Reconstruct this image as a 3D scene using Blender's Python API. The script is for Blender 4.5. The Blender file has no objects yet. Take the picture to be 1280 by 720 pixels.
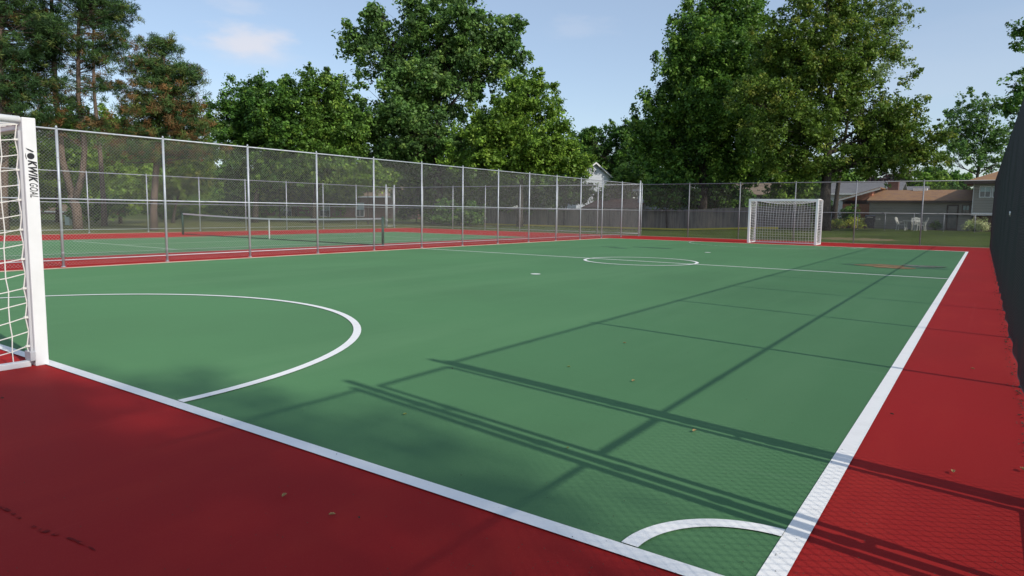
import bpy, math, random
import numpy as np
from mathutils import Vector, Matrix, Quaternion
R_ = math.radians
rng = np.random.default_rng(7); random.seed(7)
scene = bpy.context.scene
col = scene.collection

# ------------------------------------------------------------------ camera calibration
YAW, PITCH, ROLL, FPX, CAMH, CYOFF = .6109, .1006, .0134, 843.82, 1.3742, -11.24
fw = Vector((-math.sin(YAW)*math.cos(PITCH), math.cos(YAW)*math.cos(PITCH), -math.sin(PITCH)))
_r = Vector((math.cos(YAW), math.sin(YAW), 0)); _u = _r.cross(fw)
rt = _r*math.cos(ROLL)+_u*math.sin(ROLL); up = _u*math.cos(ROLL)-_r*math.sin(ROLL)
CAM = Vector((0, 0, CAMH))
def ray(px, py):
    return fw + rt*((px-640)/FPX) + up*((360+CYOFF-py)/FPX)
def atY(px, py, Y):
    d = ray(px, py); return CAM + d*(Y/d.y)
def atD(px, py, D):
    return CAM + ray(px, py)*D
RH = Vector((math.cos(YAW), math.sin(YAW), 0)); FH = Vector((-math.sin(YAW), math.cos(YAW), 0))

cam_d = bpy.data.cameras.new('camera'); cam = bpy.data.objects.new('camera', cam_d); col.objects.link(cam)
cam.matrix_world = Matrix(((rt.x, up.x, -fw.x, 0), (rt.y, up.y, -fw.y, 0), (rt.z, up.z, -fw.z, CAMH), (0, 0, 0, 1)))
cam_d.sensor_width = 36; cam_d.lens = FPX/1280*36; cam_d.shift_y = CYOFF/1280
cam_d.clip_start = .05; cam_d.clip_end = 2000
scene.camera = cam

# ------------------------------------------------------------------ light
SAZ, SEL = R_(-8), R_(35.2)     # towards the sun: +X, a little -Y
sdir = Vector((math.cos(SEL)*math.cos(SAZ), math.cos(SEL)*math.sin(SAZ), math.sin(SEL)))
sun_d = bpy.data.lights.new('sun', 'SUN'); sun_d.energy = 3.4; sun_d.angle = R_(.65); sun_d.color = (1, .93, .82)
sun = bpy.data.objects.new('sun', sun_d); col.objects.link(sun)
sun.rotation_euler = sdir.to_track_quat('Z', 'Y').to_euler(); sun.location = (30, -5, 30)
w = bpy.data.worlds.new('World'); scene.world = w; w.use_nodes = True
nt = w.node_tree; nt.nodes.clear(); N = nt.nodes.new; L = nt.links.new
out = N('ShaderNodeOutputWorld'); bg = N('ShaderNodeBackground'); sky = N('ShaderNodeTexSky')
sky.sky_type = 'NISHITA'; sky.sun_disc = False; sky.sun_elevation = SEL
sky.sun_rotation = math.atan2(sdir.x, sdir.y)
sky.air_density = 1.0; sky.dust_density = .8; sky.ozone_density = 1.6; sky.altitude = 200
bg.inputs['Strength'].default_value = .15
# thin real clouds in the sky (by direction)
tc = N('ShaderNodeTexCoord')
def cloud(px, py, sx, sy, amt, seed):
    d = ray(px, py).normalized(); ang = math.atan2(d.y, d.x)
    mp = N('ShaderNodeVectorMath'); mp.operation = 'SUBTRACT'; L(tc.outputs['Generated'], mp.inputs[0]); mp.inputs[1].default_value = d
    t = Vector((-math.sin(ang), math.cos(ang), 0))
    dt = N('ShaderNodeVectorMath'); dt.operation = 'DOT_PRODUCT'; L(mp.outputs[0], dt.inputs[0]); dt.inputs[1].default_value = t/sx
    dz = N('ShaderNodeVectorMath'); dz.operation = 'DOT_PRODUCT'; L(mp.outputs[0], dz.inputs[0]); dz.inputs[1].default_value = (0, 0, 1/sy)
    cb = N('ShaderNodeCombineXYZ'); L(dt.outputs['Value'], cb.inputs[0]); L(dz.outputs['Value'], cb.inputs[1]); cb.inputs[2].default_value = seed
    nz = N('ShaderNodeTexNoise'); nz.inputs['Scale'].default_value = 1.3; nz.inputs['Detail'].default_value = 5; L(cb.outputs[0], nz.inputs['Vector'])
    c2 = N('ShaderNodeCombineXYZ'); L(dt.outputs['Value'], c2.inputs[0]); L(dz.outputs['Value'], c2.inputs[1])
    ln = N('ShaderNodeVectorMath'); ln.operation = 'LENGTH'; L(c2.outputs[0], ln.inputs[0])
    m = N('ShaderNodeMath'); m.operation = 'MULTIPLY_ADD'; L(nz.outputs['Fac'], m.inputs[0]); m.inputs[1].default_value = 1.5; 
    s = N('ShaderNodeMath'); s.operation = 'SUBTRACT'; s.inputs[0].default_value = .2; L(ln.outputs['Value'], s.inputs[1]); L(s.outputs[0], m.inputs[2])
    r = N('ShaderNodeMapRange'); r.interpolation_type = 'SMOOTHSTEP'; L(m.outputs[0], r.inputs[0]); r.inputs[1].default_value = 0; r.inputs[2].default_value = .8; r.inputs[3].default_value = 0; r.inputs[4].default_value = amt
    return r.outputs[0]
src = sky.outputs[0]
for a in ((310, 50, .07, .028, .8, 0.), (318, 66, .09, .025, .3, 3.), (295, 6, .05, .015, .25, 5.), (720, 35, .06, .02, .16, 9.),
          (250, 130, .2, .05, .16, 4.), (1180, 90, .3, .09, .12, 2.)):
    mx = N('ShaderNodeMix'); mx.data_type = 'RGBA'; L(cloud(*a), mx.inputs[0]); L(src, mx.inputs[6]); mx.inputs[7].default_value = (5.5, 5.25, 5.5, 1); src = mx.outputs[2]
vm = N('ShaderNodeMix'); vm.data_type = 'RGBA'; vm.inputs[0].default_value = .3; L(src, vm.inputs[6]); vm.inputs[7].default_value = (4.3, 5.0, 6.1, 1); src = vm.outputs[2]   # thin even veil of high cloud
L(src, bg.inputs['Color']); L(bg.outputs[0], out.inputs['Surface'])
scene.view_settings.view_transform = 'Standard'; scene.view_settings.look = 'None'
scene.view_settings.exposure = 0.0; scene.view_settings.gamma = 1
scene.render.engine = 'CYCLES'
scene.cycles.max_bounces = 6; scene.cycles.diffuse_bounces = 3; scene.cycles.transparent_max_bounces = 8

# ------------------------------------------------------------------ materials
MT = {}
def mat(name, c, rough=.7, metal=0, spec=.5, noise=None, bump=None, trans=0, attr=False, coord='Object', drough=0):
    """noise: list of (scale, amount, colour) blotches blended over the base; bump: (scale, strength, distance)"""
    m = bpy.data.materials.new(name); m.use_nodes = True; t = m.node_tree; b = t.nodes['Principled BSDF']
    b.inputs['Roughness'].default_value = rough; b.inputs['Metallic'].default_value = metal
    b.inputs['Specular IOR Level'].default_value = spec
    b.inputs['Base Color'].default_value = (*c, 1); b.inputs['Diffuse Roughness'].default_value = drough
    tcn = t.nodes.new('ShaderNodeTexCoord')
    cur = None
    if attr:
        a = t.nodes.new('ShaderNodeAttribute'); a.attribute_name = 'Col'; cur = a.outputs['Color']
    for (sc, lo, hi, c2) in (noise or []):
        n = t.nodes.new('ShaderNodeTexNoise'); n.inputs['Scale'].default_value = 1 ; n.inputs['Detail'].default_value = 4; n.inputs['Roughness'].default_value = .6
        mp = t.nodes.new('ShaderNodeMapping'); mp.inputs['Scale'].default_value = sc if isinstance(sc, tuple) else (sc, sc, sc)
        mp.inputs['Location'].default_value = (random.random()*20, random.random()*20, random.random()*20)
        t.links.new(tcn.outputs[coord], mp.inputs[0]); t.links.new(mp.outputs[0], n.inputs['Vector'])
        r = t.nodes.new('ShaderNodeMapRange'); r.inputs[1].default_value = lo; r.inputs[2].default_value = hi
        t.links.new(n.outputs['Fac'], r.inputs[0])
        x = t.nodes.new('ShaderNodeMix'); x.data_type = 'RGBA'; t.links.new(r.outputs[0], x.inputs[0])
        if cur is None: x.inputs[6].default_value = (*c, 1)
        else: t.links.new(cur, x.inputs[6])
        x.inputs[7].default_value = (*c2, 1); cur = x.outputs[2]
    if cur is not None: t.links.new(cur, b.inputs['Base Color'])
    if bump:
        prev = None
        for (sc, st, dist) in (bump if isinstance(bump, list) else [bump]):
            n = t.nodes.new('ShaderNodeTexNoise'); n.inputs['Scale'].default_value = 1; n.inputs['Detail'].default_value = 3
            mp = t.nodes.new('ShaderNodeMapping'); mp.inputs['Scale'].default_value = sc if isinstance(sc, tuple) else (sc, sc, sc)
            t.links.new(tcn.outputs[coord], mp.inputs[0]); t.links.new(mp.outputs[0], n.inputs['Vector'])
            bp = t.nodes.new('ShaderNodeBump'); bp.inputs['Strength'].default_value = st; bp.inputs['Distance'].default_value = dist
            t.links.new(n.outputs['Fac'], bp.inputs['Height'])
            if prev: t.links.new(prev, bp.inputs['Normal'])
            prev = bp.outputs[0]
        t.links.new(prev, b.inputs['Normal'])
    if trans:
        tr = t.nodes.new('ShaderNodeBsdfTranslucent'); ms = t.nodes.new('ShaderNodeMixShader'); ms.inputs[0].default_value = trans
        if cur is not None: t.links.new(cur, tr.inputs['Color'])
        else: tr.inputs['Color'].default_value = (*c, 1)
        t.links.new(b.outputs[0], ms.inputs[1]); t.links.new(tr.outputs[0], ms.inputs[2])
        t.links.new(ms.outputs[0], t.nodes['Material Output'].inputs['Surface'])
    MT[name] = m
    return m
CB = [((60, 60, 60), .25, .002), ((7, 7, 7), .12, .006), ((.7, .7, .7), .1, .02)]
GREEN = mat('court_green', (.074, .182, .080), .7, spec=.12, drough=.6, noise=[((.25, .25, 1), .42, .66, (.068, .163, .073)), ((.9, .12, 1), .5, .8, (.09, .20, .093)), ((160, 160, 1), .55, .75, (.10, .22, .108)), ((3, 3, 1), .68, .8, (.07, .16, .072)), ((.25, 6, 1), .66, .8, (.095, .20, .10))], bump=CB)
RED = mat('court_red', (.31, .016, .0165), .7, spec=.07, drough=.6, noise=[((.3, .3, 1), .42, .68, (.285, .017, .016)), ((2.2, .6, 1), .5, .8, (.335, .024, .019)), ((160, 160, 1), .55, .75, (.36, .034, .028)), ((4, 4, 1), .70, .82, (.23, .018, .016)), ((6, .25, 1), .66, .8, (.34, .03, .026))], bump=CB)
WHITE = mat('line_white', (.88, .87, .84), .6, spec=.3, noise=[((6, 6, 1), .5, .8, (.80, .79, .76)), ((60, 60, 1), .64, .8, (.66, .68, .64))], bump=CB)
CREAM = mat('line_cream', (.66, .55, .40), .8, noise=[((3, 3, 1), .45, .7, (.48, .32, .2))])
FADED = mat('line_faded', (.45, .52, .45), .7, noise=[((3, 3, 1), .45, .6, (.11, .25, .15))])
GRASS = mat('grass', (.085, .118, .026), .9, spec=.1, noise=[((.22, .22, 1), .4, .65, (.04, .062, .014)), ((1.6, 1.6, 1), .5, .75, (.085, .10, .026)), ((14, 14, 1), .5, .7, (.03, .05, .011)), ((.5, .5, 1), .66, .74, (.12, .10, .045))], bump=((30, 30, 30), .8, .04))
YGRASS = mat('dry_grass', (.42, .36, .06), .9, spec=.1, noise=[((6, 6, 1), .4, .7, (.2, .22, .05))])
SAND = mat('edging_sand', (.34, .25, .17), .9, noise=[((5, 5, 5), .4, .7, (.25, .17, .11)), ((40, 40, 40), .5, .7, (.45, .35, .26))])
GALV = mat('galvanised_steel', (.50, .53, .56), .5, metal=.35, noise=[((9, 9, 3), .4, .7, (.40, .43, .46))])
GWIRE = mat('galvanised_wire', (.36, .36, .345), .6, metal=.1)
DWIRE = mat('dull_wire', (.15, .15, .15), .6, metal=.1)
DULL = mat('weathered_steel', (.24, .25, .27), .6, metal=.3)
BLACKV = mat('black_vinyl', (.016, .017, .021), .5, spec=.4)
BWIRE = mat('black_wire', (.042, .043, .049), .35, spec=.5)
GOALW = mat('goal_white', (.80, .80, .80), .4, noise=[((3, 3, 3), .5, .8, (.74, .74, .73)), ((30, 30, 6), .68, .78, (.55, .54, .52))])
GOALG = mat('goal_inner', (.5, .5, .52), .5)
NET = mat('net_rope', (.72, .70, .66), .9)
FNET = mat('far_net_rope', (.75, .75, .74), .9)
INK = mat('decal_ink', (.012, .012, .015), .5)
DKGREEN = mat('dark_green_paint', (.008, .05, .03), .5)
NETBLK = mat('tennis_net_black', (.015, .02, .018), .9)
TAPE = mat('tennis_tape', (.7, .7, .68), .8)
PINEBARK = mat('pine_bark', (.15, .105, .08), .95, noise=[((8, 8, 2), .4, .65, (.08, .06, .048)), ((30, 30, 8), .5, .7, (.2, .145, .11))], bump=((14, 14, 5), 1, .05))
BARK = mat('tree_bark', (.05, .04, .031), .95, noise=[((6, 6, 1.5), .4, .65, (.028, .023, .018)), ((20, 20, 6), .55, .7, (.075, .06, .047))], bump=((12, 12, 3), 1, .05))
LEAF = mat('leaf', (.05, .09, .02), .5, spec=.3, attr=True, trans=.36)
NEEDLE = mat('needle', (.03, .06, .02), .6, spec=.25, attr=True, trans=.1)
WOODF = mat('weathered_wood', (.26, .225, .19), .9, noise=[((5.2, 5.2, .3), .42, .6, (.14, .12, .105)), ((1, 1, .4), .45, .7, (.32, .26, .20)), ((20, 20, 1), .5, .7, (.18, .15, .125))])
def siding(name, c, step=.2, dark=.55, vert=False):
    m = mat(name, c, .8); t = m.node_tree; b = t.nodes['Principled BSDF']
    tcn = t.nodes.new('ShaderNodeTexCoord'); wv = t.nodes.new('ShaderNodeTexWave'); wv.wave_type = 'BANDS'; wv.bands_direction = 'Z'; wv.wave_profile = 'SAW'
    wv.inputs['Scale'].default_value = .314/step; wv.inputs['Distortion'].default_value = 0
    t.links.new(tcn.outputs['Object'], wv.inputs['Vector'])
    r = t.nodes.new('ShaderNodeMapRange'); r.inputs[1].default_value = .82; r.inputs[2].default_value = .98; t.links.new(wv.outputs['Fac'], r.inputs[0])
    x = t.nodes.new('ShaderNodeMix'); x.data_type = 'RGBA'; t.links.new(r.outputs[0], x.inputs[0]); x.inputs[6].default_value = (*c, 1); x.inputs[7].default_value = (c[0]*dark, c[1]*dark, c[2]*dark, 1)
    t.links.new(x.outputs[2], b.inputs['Base Color'])
    bp = t.nodes.new('ShaderNodeBump'); bp.inputs['Distance'].default_value = .02; t.links.new(wv.outputs['Fac'], bp.inputs['Height']); t.links.new(bp.outputs[0], b.inputs['Normal'])
    return m
def brickm(name, c1, c2, mortar, sc=4):
    m = mat(name, c1, .9); t = m.node_tree; b = t.nodes['Principled BSDF']
    tcn = t.nodes.new('ShaderNodeTexCoord'); br = t.nodes.new('ShaderNodeTexBrick'); br.inputs['Scale'].default_value = sc
    br.inputs['Color1'].default_value = (*c1, 1); br.inputs['Color2'].default_value = (*c2, 1); br.inputs['Mortar'].default_value = (*mortar, 1)
    br.inputs['Mortar Size'].default_value = .02
    sp = t.nodes.new('ShaderNodeSeparateXYZ'); cb = t.nodes.new('ShaderNodeCombineXYZ'); ad = t.nodes.new('ShaderNodeMath')
    t.links.new(tcn.outputs['Object'], sp.inputs[0]); t.links.new(sp.outputs[0], ad.inputs[0]); t.links.new(sp.outputs[1], ad.inputs[1])
    t.links.new(ad.outputs[0], cb.inputs[0]); t.links.new(sp.outputs[2], cb.inputs[1]); t.links.new(cb.outputs[0], br.inputs['Vector'])
    t.links.new(br.outputs['Color'], b.inputs['Base Color']); return m
SID_TAUPE = siding('siding_taupe', (.33, .31, .28))
SID_WHITE = siding('siding_white', (.62, .66, .72))
SID_BLUE = siding('siding_pale', (.45, .50, .55))
BRICK = brickm('brick_orange', (.52, .17, .08), (.42, .13, .07), (.45, .33, .25))
BRICKD = brickm('brick_dark', (.17, .07, .055), (.13, .055, .045), (.2, .16, .14))
ROOFB = mat('shingle_brown', (.30, .165, .066), .95, noise=[((2, 2, 2), .4, .65, (.21, .115, .07)), ((9, 9, 14), .45, .7, (.32, .18, .11))], bump=((5, 5, 12), .6, .03))
ROOFG = mat('shingle_grey', (.17, .165, .17), .95, noise=[((2, 2, 2), .4, .65, (.13, .13, .135)), ((9, 9, 14), .45, .7, (.2, .2, .2))])
ROOFT = mat('shingle_tan', (.25, .19, .13), .95, noise=[((2, 2, 2), .4, .65, (.19, .14, .1))])
ROOFR = mat('shingle_red', (.22, .10, .075), .95, noise=[((2, 2, 2), .4, .65, (.16, .075, .06))])
TRIMW = mat('trim_white', (.75, .76, .76), .6)
TRIMD = mat('trim_dark', (.05, .035, .03), .7)
GLASS = mat('window_glass', (.05, .07, .08), .08, spec=.8)
CURT = mat('window_blind', (.42, .52, .52), .6)
PLASTIC = mat('white_plastic', (.5, .5, .45), .5)
BLACKP = mat('black_enamel', (.02, .02, .024), .35)
MUD = mat('mud', (.27, .17, .085), .8, spec=.15, noise=[((3, 9, 1), .5, .64, (.10, .09, .045)), ((12, 12, 1), .5, .7, (.28, .15, .07))])
WET = mat('wet_green', (.05, .125, .06), .6, spec=.25)
WATER = mat('puddle_water', (.05, .10, .08), .12, spec=.9)
DRYLEAF = mat('dry_leaf', (.42, .30, .12), .8, noise=[((60, 60, 60), .4, .7, (.25, .15, .06))])
DARKLEAF = mat('dark_leaf', (.05, .04, .025), .8)
GLEAF = mat('green_leaf', (.2, .25, .06), .8)
DEBRIS = mat('twig_brown', (.05, .03, .022), .9)

# ------------------------------------------------------------------ mesh helpers
class MB:
    def __init__(s): s.v = []; s.f = []; s.m = []; s.cur = 0
    def quad(s, a, b, c, d):
        n = len(s.v); s.v += [tuple(a), tuple(b), tuple(c), tuple(d)]; s.f.append((n, n+1, n+2, n+3)); s.m.append(s.cur)
    def poly(s, pts):
        n = len(s.v); s.v += [tuple(p) for p in pts]; s.f.append(tuple(range(n, n+len(pts)))); s.m.append(s.cur)
    def box(s, x0, x1, y0, y1, z0, z1):
        n = len(s.v)
        s.v += [(x0,y0,z0),(x1,y0,z0),(x1,y1,z0),(x0,y1,z0),(x0,y0,z1),(x1,y0,z1),(x1,y1,z1),(x0,y1,z1)]
        for q in ((0,3,2,1),(4,5,6,7),(0,1,5,4),(1,2,6,5),(2,3,7,6),(3,0,4,7)): s.f.append(tuple(n+i for i in q)); s.m.append(s.cur)
        return s
    def extr(s, pts, d):
        """closed prism: polygon pts extruded by vector d"""
        n = len(s.v); k = len(pts); d = Vector(d)
        s.v += [tuple(p) for p in pts] + [tuple(Vector(p)+d) for p in pts]
        s.f.append(tuple(n+i for i in range(k))); s.m.append(s.cur); s.f.append(tuple(n+k+i for i in reversed(range(k)))); s.m.append(s.cur)
        for i in range(k): j = (i+1) % k; s.f.append((n+i, n+k+i, n+k+j, n+j)); s.m.append(s.cur)
        return s
    def tube(s, pts, rad, n=8, cap=True):
        pts = [Vector(p) for p in pts]; rr = rad if isinstance(rad, (list, tuple)) else [rad]*len(pts)
        b = len(s.v); ref = None
        for i, p in enumerate(pts):
            t = (pts[min(i+1, len(pts)-1)]-pts[max(i-1, 0)]).normalized()
            if ref is None: ref = t.orthogonal().normalized()
            a = (ref - t*ref.dot(t)); a = a.normalized() if a.length > 1e-6 else t.orthogonal().normalized(); ref = a; c = t.cross(a)
            for k in range(n):
                an = 2*math.pi*k/n; q = p+(a*math.cos(an)+c*math.sin(an))*rr[i]; s.v.append((q.x, q.y, q.z))
        for i in range(len(pts)-1):
            for k in range(n):
                k2 = (k+1) % n; s.f.append((b+i*n+k, b+i*n+k2, b+(i+1)*n+k2, b+(i+1)*n+k)); s.m.append(s.cur)
        if cap:
            s.f.append(tuple(b+k for k in reversed(range(n)))); s.m.append(s.cur)
            e = b+(len(pts)-1)*n; s.f.append(tuple(e+k for k in range(n))); s.m.append(s.cur)
        return s
    def build(s, name, mats, parent=None, smooth=False, bevel=0):
        me = bpy.data.meshes.new(name); me.from_pydata(s.v, [], s.f); me.validate()
        for m in (mats if isinstance(mats, (list, tuple)) else [mats]): me.materials.append(m)
        if isinstance(mats, (list, tuple)): me.polygons.foreach_set('material_index', s.m)
        if smooth: me.polygons.foreach_set('use_smooth', [True]*len(me.polygons))
        o = bpy.data.objects.new(name, me); col.objects.link(o); o.parent = parent
        if bevel:
            b = o.modifiers.new('bevel', 'BEVEL'); b.width = bevel; b.segments = 2; b.limit_method = 'ANGLE'
        return o
def tag(o, label=None, cat=None, group=None, kind=None):
    for k, v in (('label', label), ('category', cat), ('group', group), ('kind', kind)):
        if v: o[k] = v
    return o
def empty(name, loc=(0, 0, 0), rz=0, label=None, cat=None, group=None):
    o = bpy.data.objects.new(name, None); col.objects.link(o); o.location = loc; o.rotation_euler = (0, 0, rz); o.empty_display_size = .3
    return tag(o, label, cat, group)
def cp(o, parent, loc=None):
    c = o.copy(); col.objects.link(c); c.parent = parent
    if loc is not None: c.location = loc
    return c
def copy_tree(root, loc, rz, label):
    r = root.copy(); col.objects.link(r); r.location = loc; r.rotation_euler = (0, 0, rz); r['label'] = label
    for ch in list(root.children):
        c = ch.copy(); col.objects.link(c); c.parent = r
        for g in list(ch.children):
            d = g.copy(); col.objects.link(d); d.parent = c
    return r

# ------------------------------------------------------------------ ground
def sstep(a, b, x):
    t = min(1, max(0, (x-a)/(b-a))); return t*t*(3-2*t)
def gz(x, y):
    return -.03 + .36*sstep(41, 56, y)*sstep(-22, -12, x)
m = MB()
xs = [-400, -200, -120, -90, -70] + list(range(-60, 41, 4)) + [60, 90, 150, 300]
ys = [-200, -80, -40, -20] + list(range(-12, 101, 4)) + [130, 180, 300, 500]
for y in ys:
    for x in xs: m.v.append((x, y, gz(x, y)))
nx = len(xs)
for j in range(len(ys)-1):
    for i in range(nx-1): m.f.append((j*nx+i, j*nx+i+1, (j+1)*nx+i+1, (j+1)*nx+i)); m.m.append(0)
tag(m.build('ground', GRASS, smooth=True), kind='structure')

SX0, SX1, SY0, SY1 = -16.25, -.58, 2.42, 32.14       # futsal court lines
def sheet(name, x0, x1, y0, y1, z, m_):
    b = MB(); b.quad((x0, y0, z), (x1, y0, z), (x1, y1, z), (x0, y1, z)); return tag(b.build(name, m_), kind='structure')
PX0, PX1, PY0, PY1 = -35.2, .62, -12, 36.95
b = MB(); b.box(PX0, PX1, PY0, PY1, -.2, 0); tag(b.build('court_pavement', RED), kind='structure')
# light edging round the slab
b = MB(); b.box(PX0-.28, PX0-.002, PY0, PY1+.3, -.2, .012); b.box(PX0-.001, PX1+.3, PY1+.002, PY1+.3, -.2, .014)
tag(b.build('court_edging', SAND), kind='structure')
sheet('soccer_court_surface', SX0-.03, SX1, SY0, SY1+.05, .004, GREEN)
TX0, TX1, TY0, TY1 = -29.7, -19.75, 6.0, 29.8
sheet('tennis_court_surface', TX0, TX1, TY0, TY1, .004, GREEN)
def stroke(name, segs, m_, z=.008):
    b = MB()
    for (x0, x1, y0, y1) in segs: b.quad((x0, y0, z), (x1, y0, z), (x1, y1, z), (x0, y1, z))
    return tag(b.build(name, m_), kind='structure')
def ring(name, cx, cy, r, a0, a1, w, m_=WHITE, z=.012):
    b = MB(); n = 72
    for i in range(n):
        t0 = a0+(a1-a0)*i/n; t1 = a0+(a1-a0)*(i+1)/n
        q = [(cx+rr*math.cos(t), cy+rr*math.sin(t), z) for rr, t in ((r-w/2, t0), (r+w/2, t0), (r+w/2, t1), (r-w/2, t1))]
        b.quad(*q)
    return tag(b.build(name, m_), kind='structure')
PI = math.pi
stroke('near_goal_line', [(SX0, SX1+.045, SY0-.045, SY0+.045)], WHITE)
stroke('touch_line', [(SX1-.047, SX1+.047, SY0+.045, SY1+.02)], WHITE)
stroke('far_touch_line', [(SX0-.24, SX0-.0, SY0+.05, SY1)], CREAM)
stroke('far_goal_line', [(SX0-.24, SX1-.05, SY1+.05, SY1+.24)], CREAM)
stroke('far_goal_line_marks', [(-12.0, -11.3, SY1-.03, SY1+.03), (-5.0, -4.35, SY1-.03, SY1+.03), (-1.65, -.63, SY1-.09, SY1-.01)], WHITE, .012)
stroke('halfway_line', [(SX0, SX1-.05, 17.72-.042, 17.72+.042)], WHITE)
ring('centre_circle', -7.98, 17.72, 1.56, 0, 2*PI, .085)
ring('near_goal_arc', -8.24, SY0+.046, 3.68, 0, PI, .085)
ring('far_goal_arc', -7.95, SY1-.03, 3.70, PI, 2*PI, .075, FADED)
ring('near_corner_arc', SX1-.047, SY0+.046, .49, PI/2, PI, .075)
ring('far_corner_arc', SX1-.047, SY1-.0, .49, PI, 1.5*PI, .07, FADED)
for n_, (x, y) in (('near_penalty_mark', (-8.0, 12.32)), ('far_penalty_mark', (-7.99, 23.4))):
    b = MB(); b.poly([(x+.11*math.cos(t*PI/10), y+.11*math.sin(t*PI/10), .012) for t in range(20)]); tag(b.build(n_, WHITE), kind='structure')
TXN, TXF, NY = -21.15, -28.55, 17.85
stroke('tennis_court_lines', [(TX1-.05, TX1, TY0, TY1), (TX0, TX0+.05, TY0, TY1), (TXN-.03, TXN+.03, TY0, TY1), (TXF-.03, TXF+.03, TY0, TY1),
       (TXF+.03, TXN-.03, NY-6.4, NY-6.34), (TXF+.03, TXN-.03, NY+6.34, NY+6.4), (-24.88, -24.82, NY-6.34, NY+6.34),
       (TX0+.05, TXF-.03, TY0, TY0+.08), (TXF+.03, TXN-.03, TY0, TY0+.08), (TXN+.03, TX1-.05, TY0, TY0+.08),
       (TX0+.05, TXF-.03, TY1-.08, TY1), (TXF+.03, TXN-.03, TY1-.08, TY1), (TXN+.03, TX1-.05, TY1-.08, TY1)], FADED if 0 else TAPE)
# puddle
def blob(name, cx, cy, rx, ry, z, m_, seed, n=40, rot=0):
    r = random.Random(seed); ph = [r.random()*6 for _ in range(4)]; b = MB(); P = []
    for i in range(n):
        t = 2*PI*i/n; k = 1+.22*math.sin(2*t+ph[0])+.14*math.sin(3*t+ph[1])+.1*math.sin(5*t+ph[2])+.06*math.sin(9*t+ph[3])
        x = rx*k*math.cos(t); y = ry*k*math.sin(t); P.append((cx+x*math.cos(rot)-y*math.sin(rot), cy+x*math.sin(rot)+y*math.cos(rot), z))
    b.poly(P); return tag(b.build(name, m_), kind='structure')
blob('wet_patch', -2.05, 21.2, .95, .75, .0085, WET, 3)
blob('mud_patch', -2.2, 20.85, .66, .62, .0125, MUD, 5, rot=.1)
blob('puddle', -1.35, 21.6, .42, .4, .0165, WATER, 8)
blob('damp_stain', -10.7, 24.9, .75, .3, .0085, WET, 11); blob('damp_stain', -11.6, 23.7, .35, .2, .0085, WET, 12); blob('damp_stain', -12.2, 24.2, .3, .15, .0085, WET, 13)
# thin yellow lawn edging in front of the wooden fence
b = MB()
for i in range(33):
    xa, xb = -46+i, -45+i; za, zb = gz(xa, 53.7)+.13, gz(xb, 53.7)+.13
    b.extr([(xa, 53.7, za-.3), (xb, 53.7, zb-.3), (xb, 53.7, zb), (xa, 53.7, za)], (0, .08, 0))
tag(b.build('yellow_edging', mat('yellow_edging', (.62, .50, .07), .7, noise=[((.6, .6, 1), .5, .75, (.45, .42, .08))])), 'long thin yellow edging strip on the grass before the grey wooden fence', 'edging')

# worn earth with dry leaves under the ash tree
_e = atY(1066, 298, 43.0)
b = MB(); _n = 36; P = [(_e.x+2.2*math.cos(t*2*PI/_n)*(1+.16*math.sin(t*2.1)), 43.4+1.5*math.sin(t*2*PI/_n)*(1+.22*math.sin(t*3.3+1))) for t in range(_n)]
b.v = [(x, y, gz(x, y)+.014) for x, y in P]+[(_e.x, 43.4, gz(_e.x, 43.4)+.014)]; b.f = [(k, (k+1) % _n, _n) for k in range(_n)]; b.m = [0]*_n
tag(b.build('worn_earth', mat('worn_earth', (.17, .13, .055), .95, noise=[((1.5, 1.5, 1), .4, .6, (.07, .09, .025)), ((9, 9, 1), .45, .7, (.24, .15, .06))])), kind='structure')
b = MB()
for i in range(9):
    for k in range(16): x0, y0 = -74+i*4.2, -4+k*4; b.quad((x0, y0, -.018), (x0+4.2, y0, -.018), (x0+4.2, y0+4, -.018), (x0, y0+4, -.018))
tag(b.build('lawn_sunlit_tone', mat('lawn_sunlit_tone', (.15, .155, .05), .9, spec=.1, noise=[((.3, .3, 1), .42, .62, (.09, .115, .03)), ((2, 2, 1), .5, .7, (.20, .18, .075)), ((12, 12, 1), .5, .7, (.08, .09, .03))])), kind='structure')  # paler lawn sheet beyond the tennis court, sunlight put into its colour
def gpt(px, py): d = ray(px, py); return CAM + d*(-CAMH/d.z)
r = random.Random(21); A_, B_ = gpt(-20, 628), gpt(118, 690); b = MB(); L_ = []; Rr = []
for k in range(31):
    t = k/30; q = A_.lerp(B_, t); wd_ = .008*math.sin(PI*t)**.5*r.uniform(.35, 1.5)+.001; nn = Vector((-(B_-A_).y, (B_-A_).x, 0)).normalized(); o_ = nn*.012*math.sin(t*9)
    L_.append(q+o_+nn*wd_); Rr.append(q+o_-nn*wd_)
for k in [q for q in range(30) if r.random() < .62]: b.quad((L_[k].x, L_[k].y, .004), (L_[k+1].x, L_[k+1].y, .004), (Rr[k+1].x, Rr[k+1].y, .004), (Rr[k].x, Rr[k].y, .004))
tag(b.build('dark_streak', mat('streak_red', (.14, .010, .010), .8, spec=.1, noise=[((30, 30, 1), .45, .55, (.29, .018, .016))])), kind='structure')  # thin broken streak of darker red across the near border
b = MB()
for k in range(520):
    px_, py_ = r.uniform(0, 1270), 720-400*r.random()**1.6; q = gpt(px_, max(330, py_)); s_ = r.uniform(.0012, .004); a = r.uniform(0, 6); z = .0095
    c, d = math.cos(a)*s_, math.sin(a)*s_; b.v += [(q.x-c, q.y-d, z), (q.x+d, q.y-c, z+s_*.5), (q.x+c, q.y+d, z), (q.x-d, q.y+c, z+s_*.6)]; n_ = len(b.v); b.f.append((n_-4, n_-3, n_-2, n_-1)); b.m.append(0)
tag(b.build('court_grit', DARKLEAF), 'tiny dark grit and leaf crumbs scattered over the court', 'grit', kind='stuff')

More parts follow.
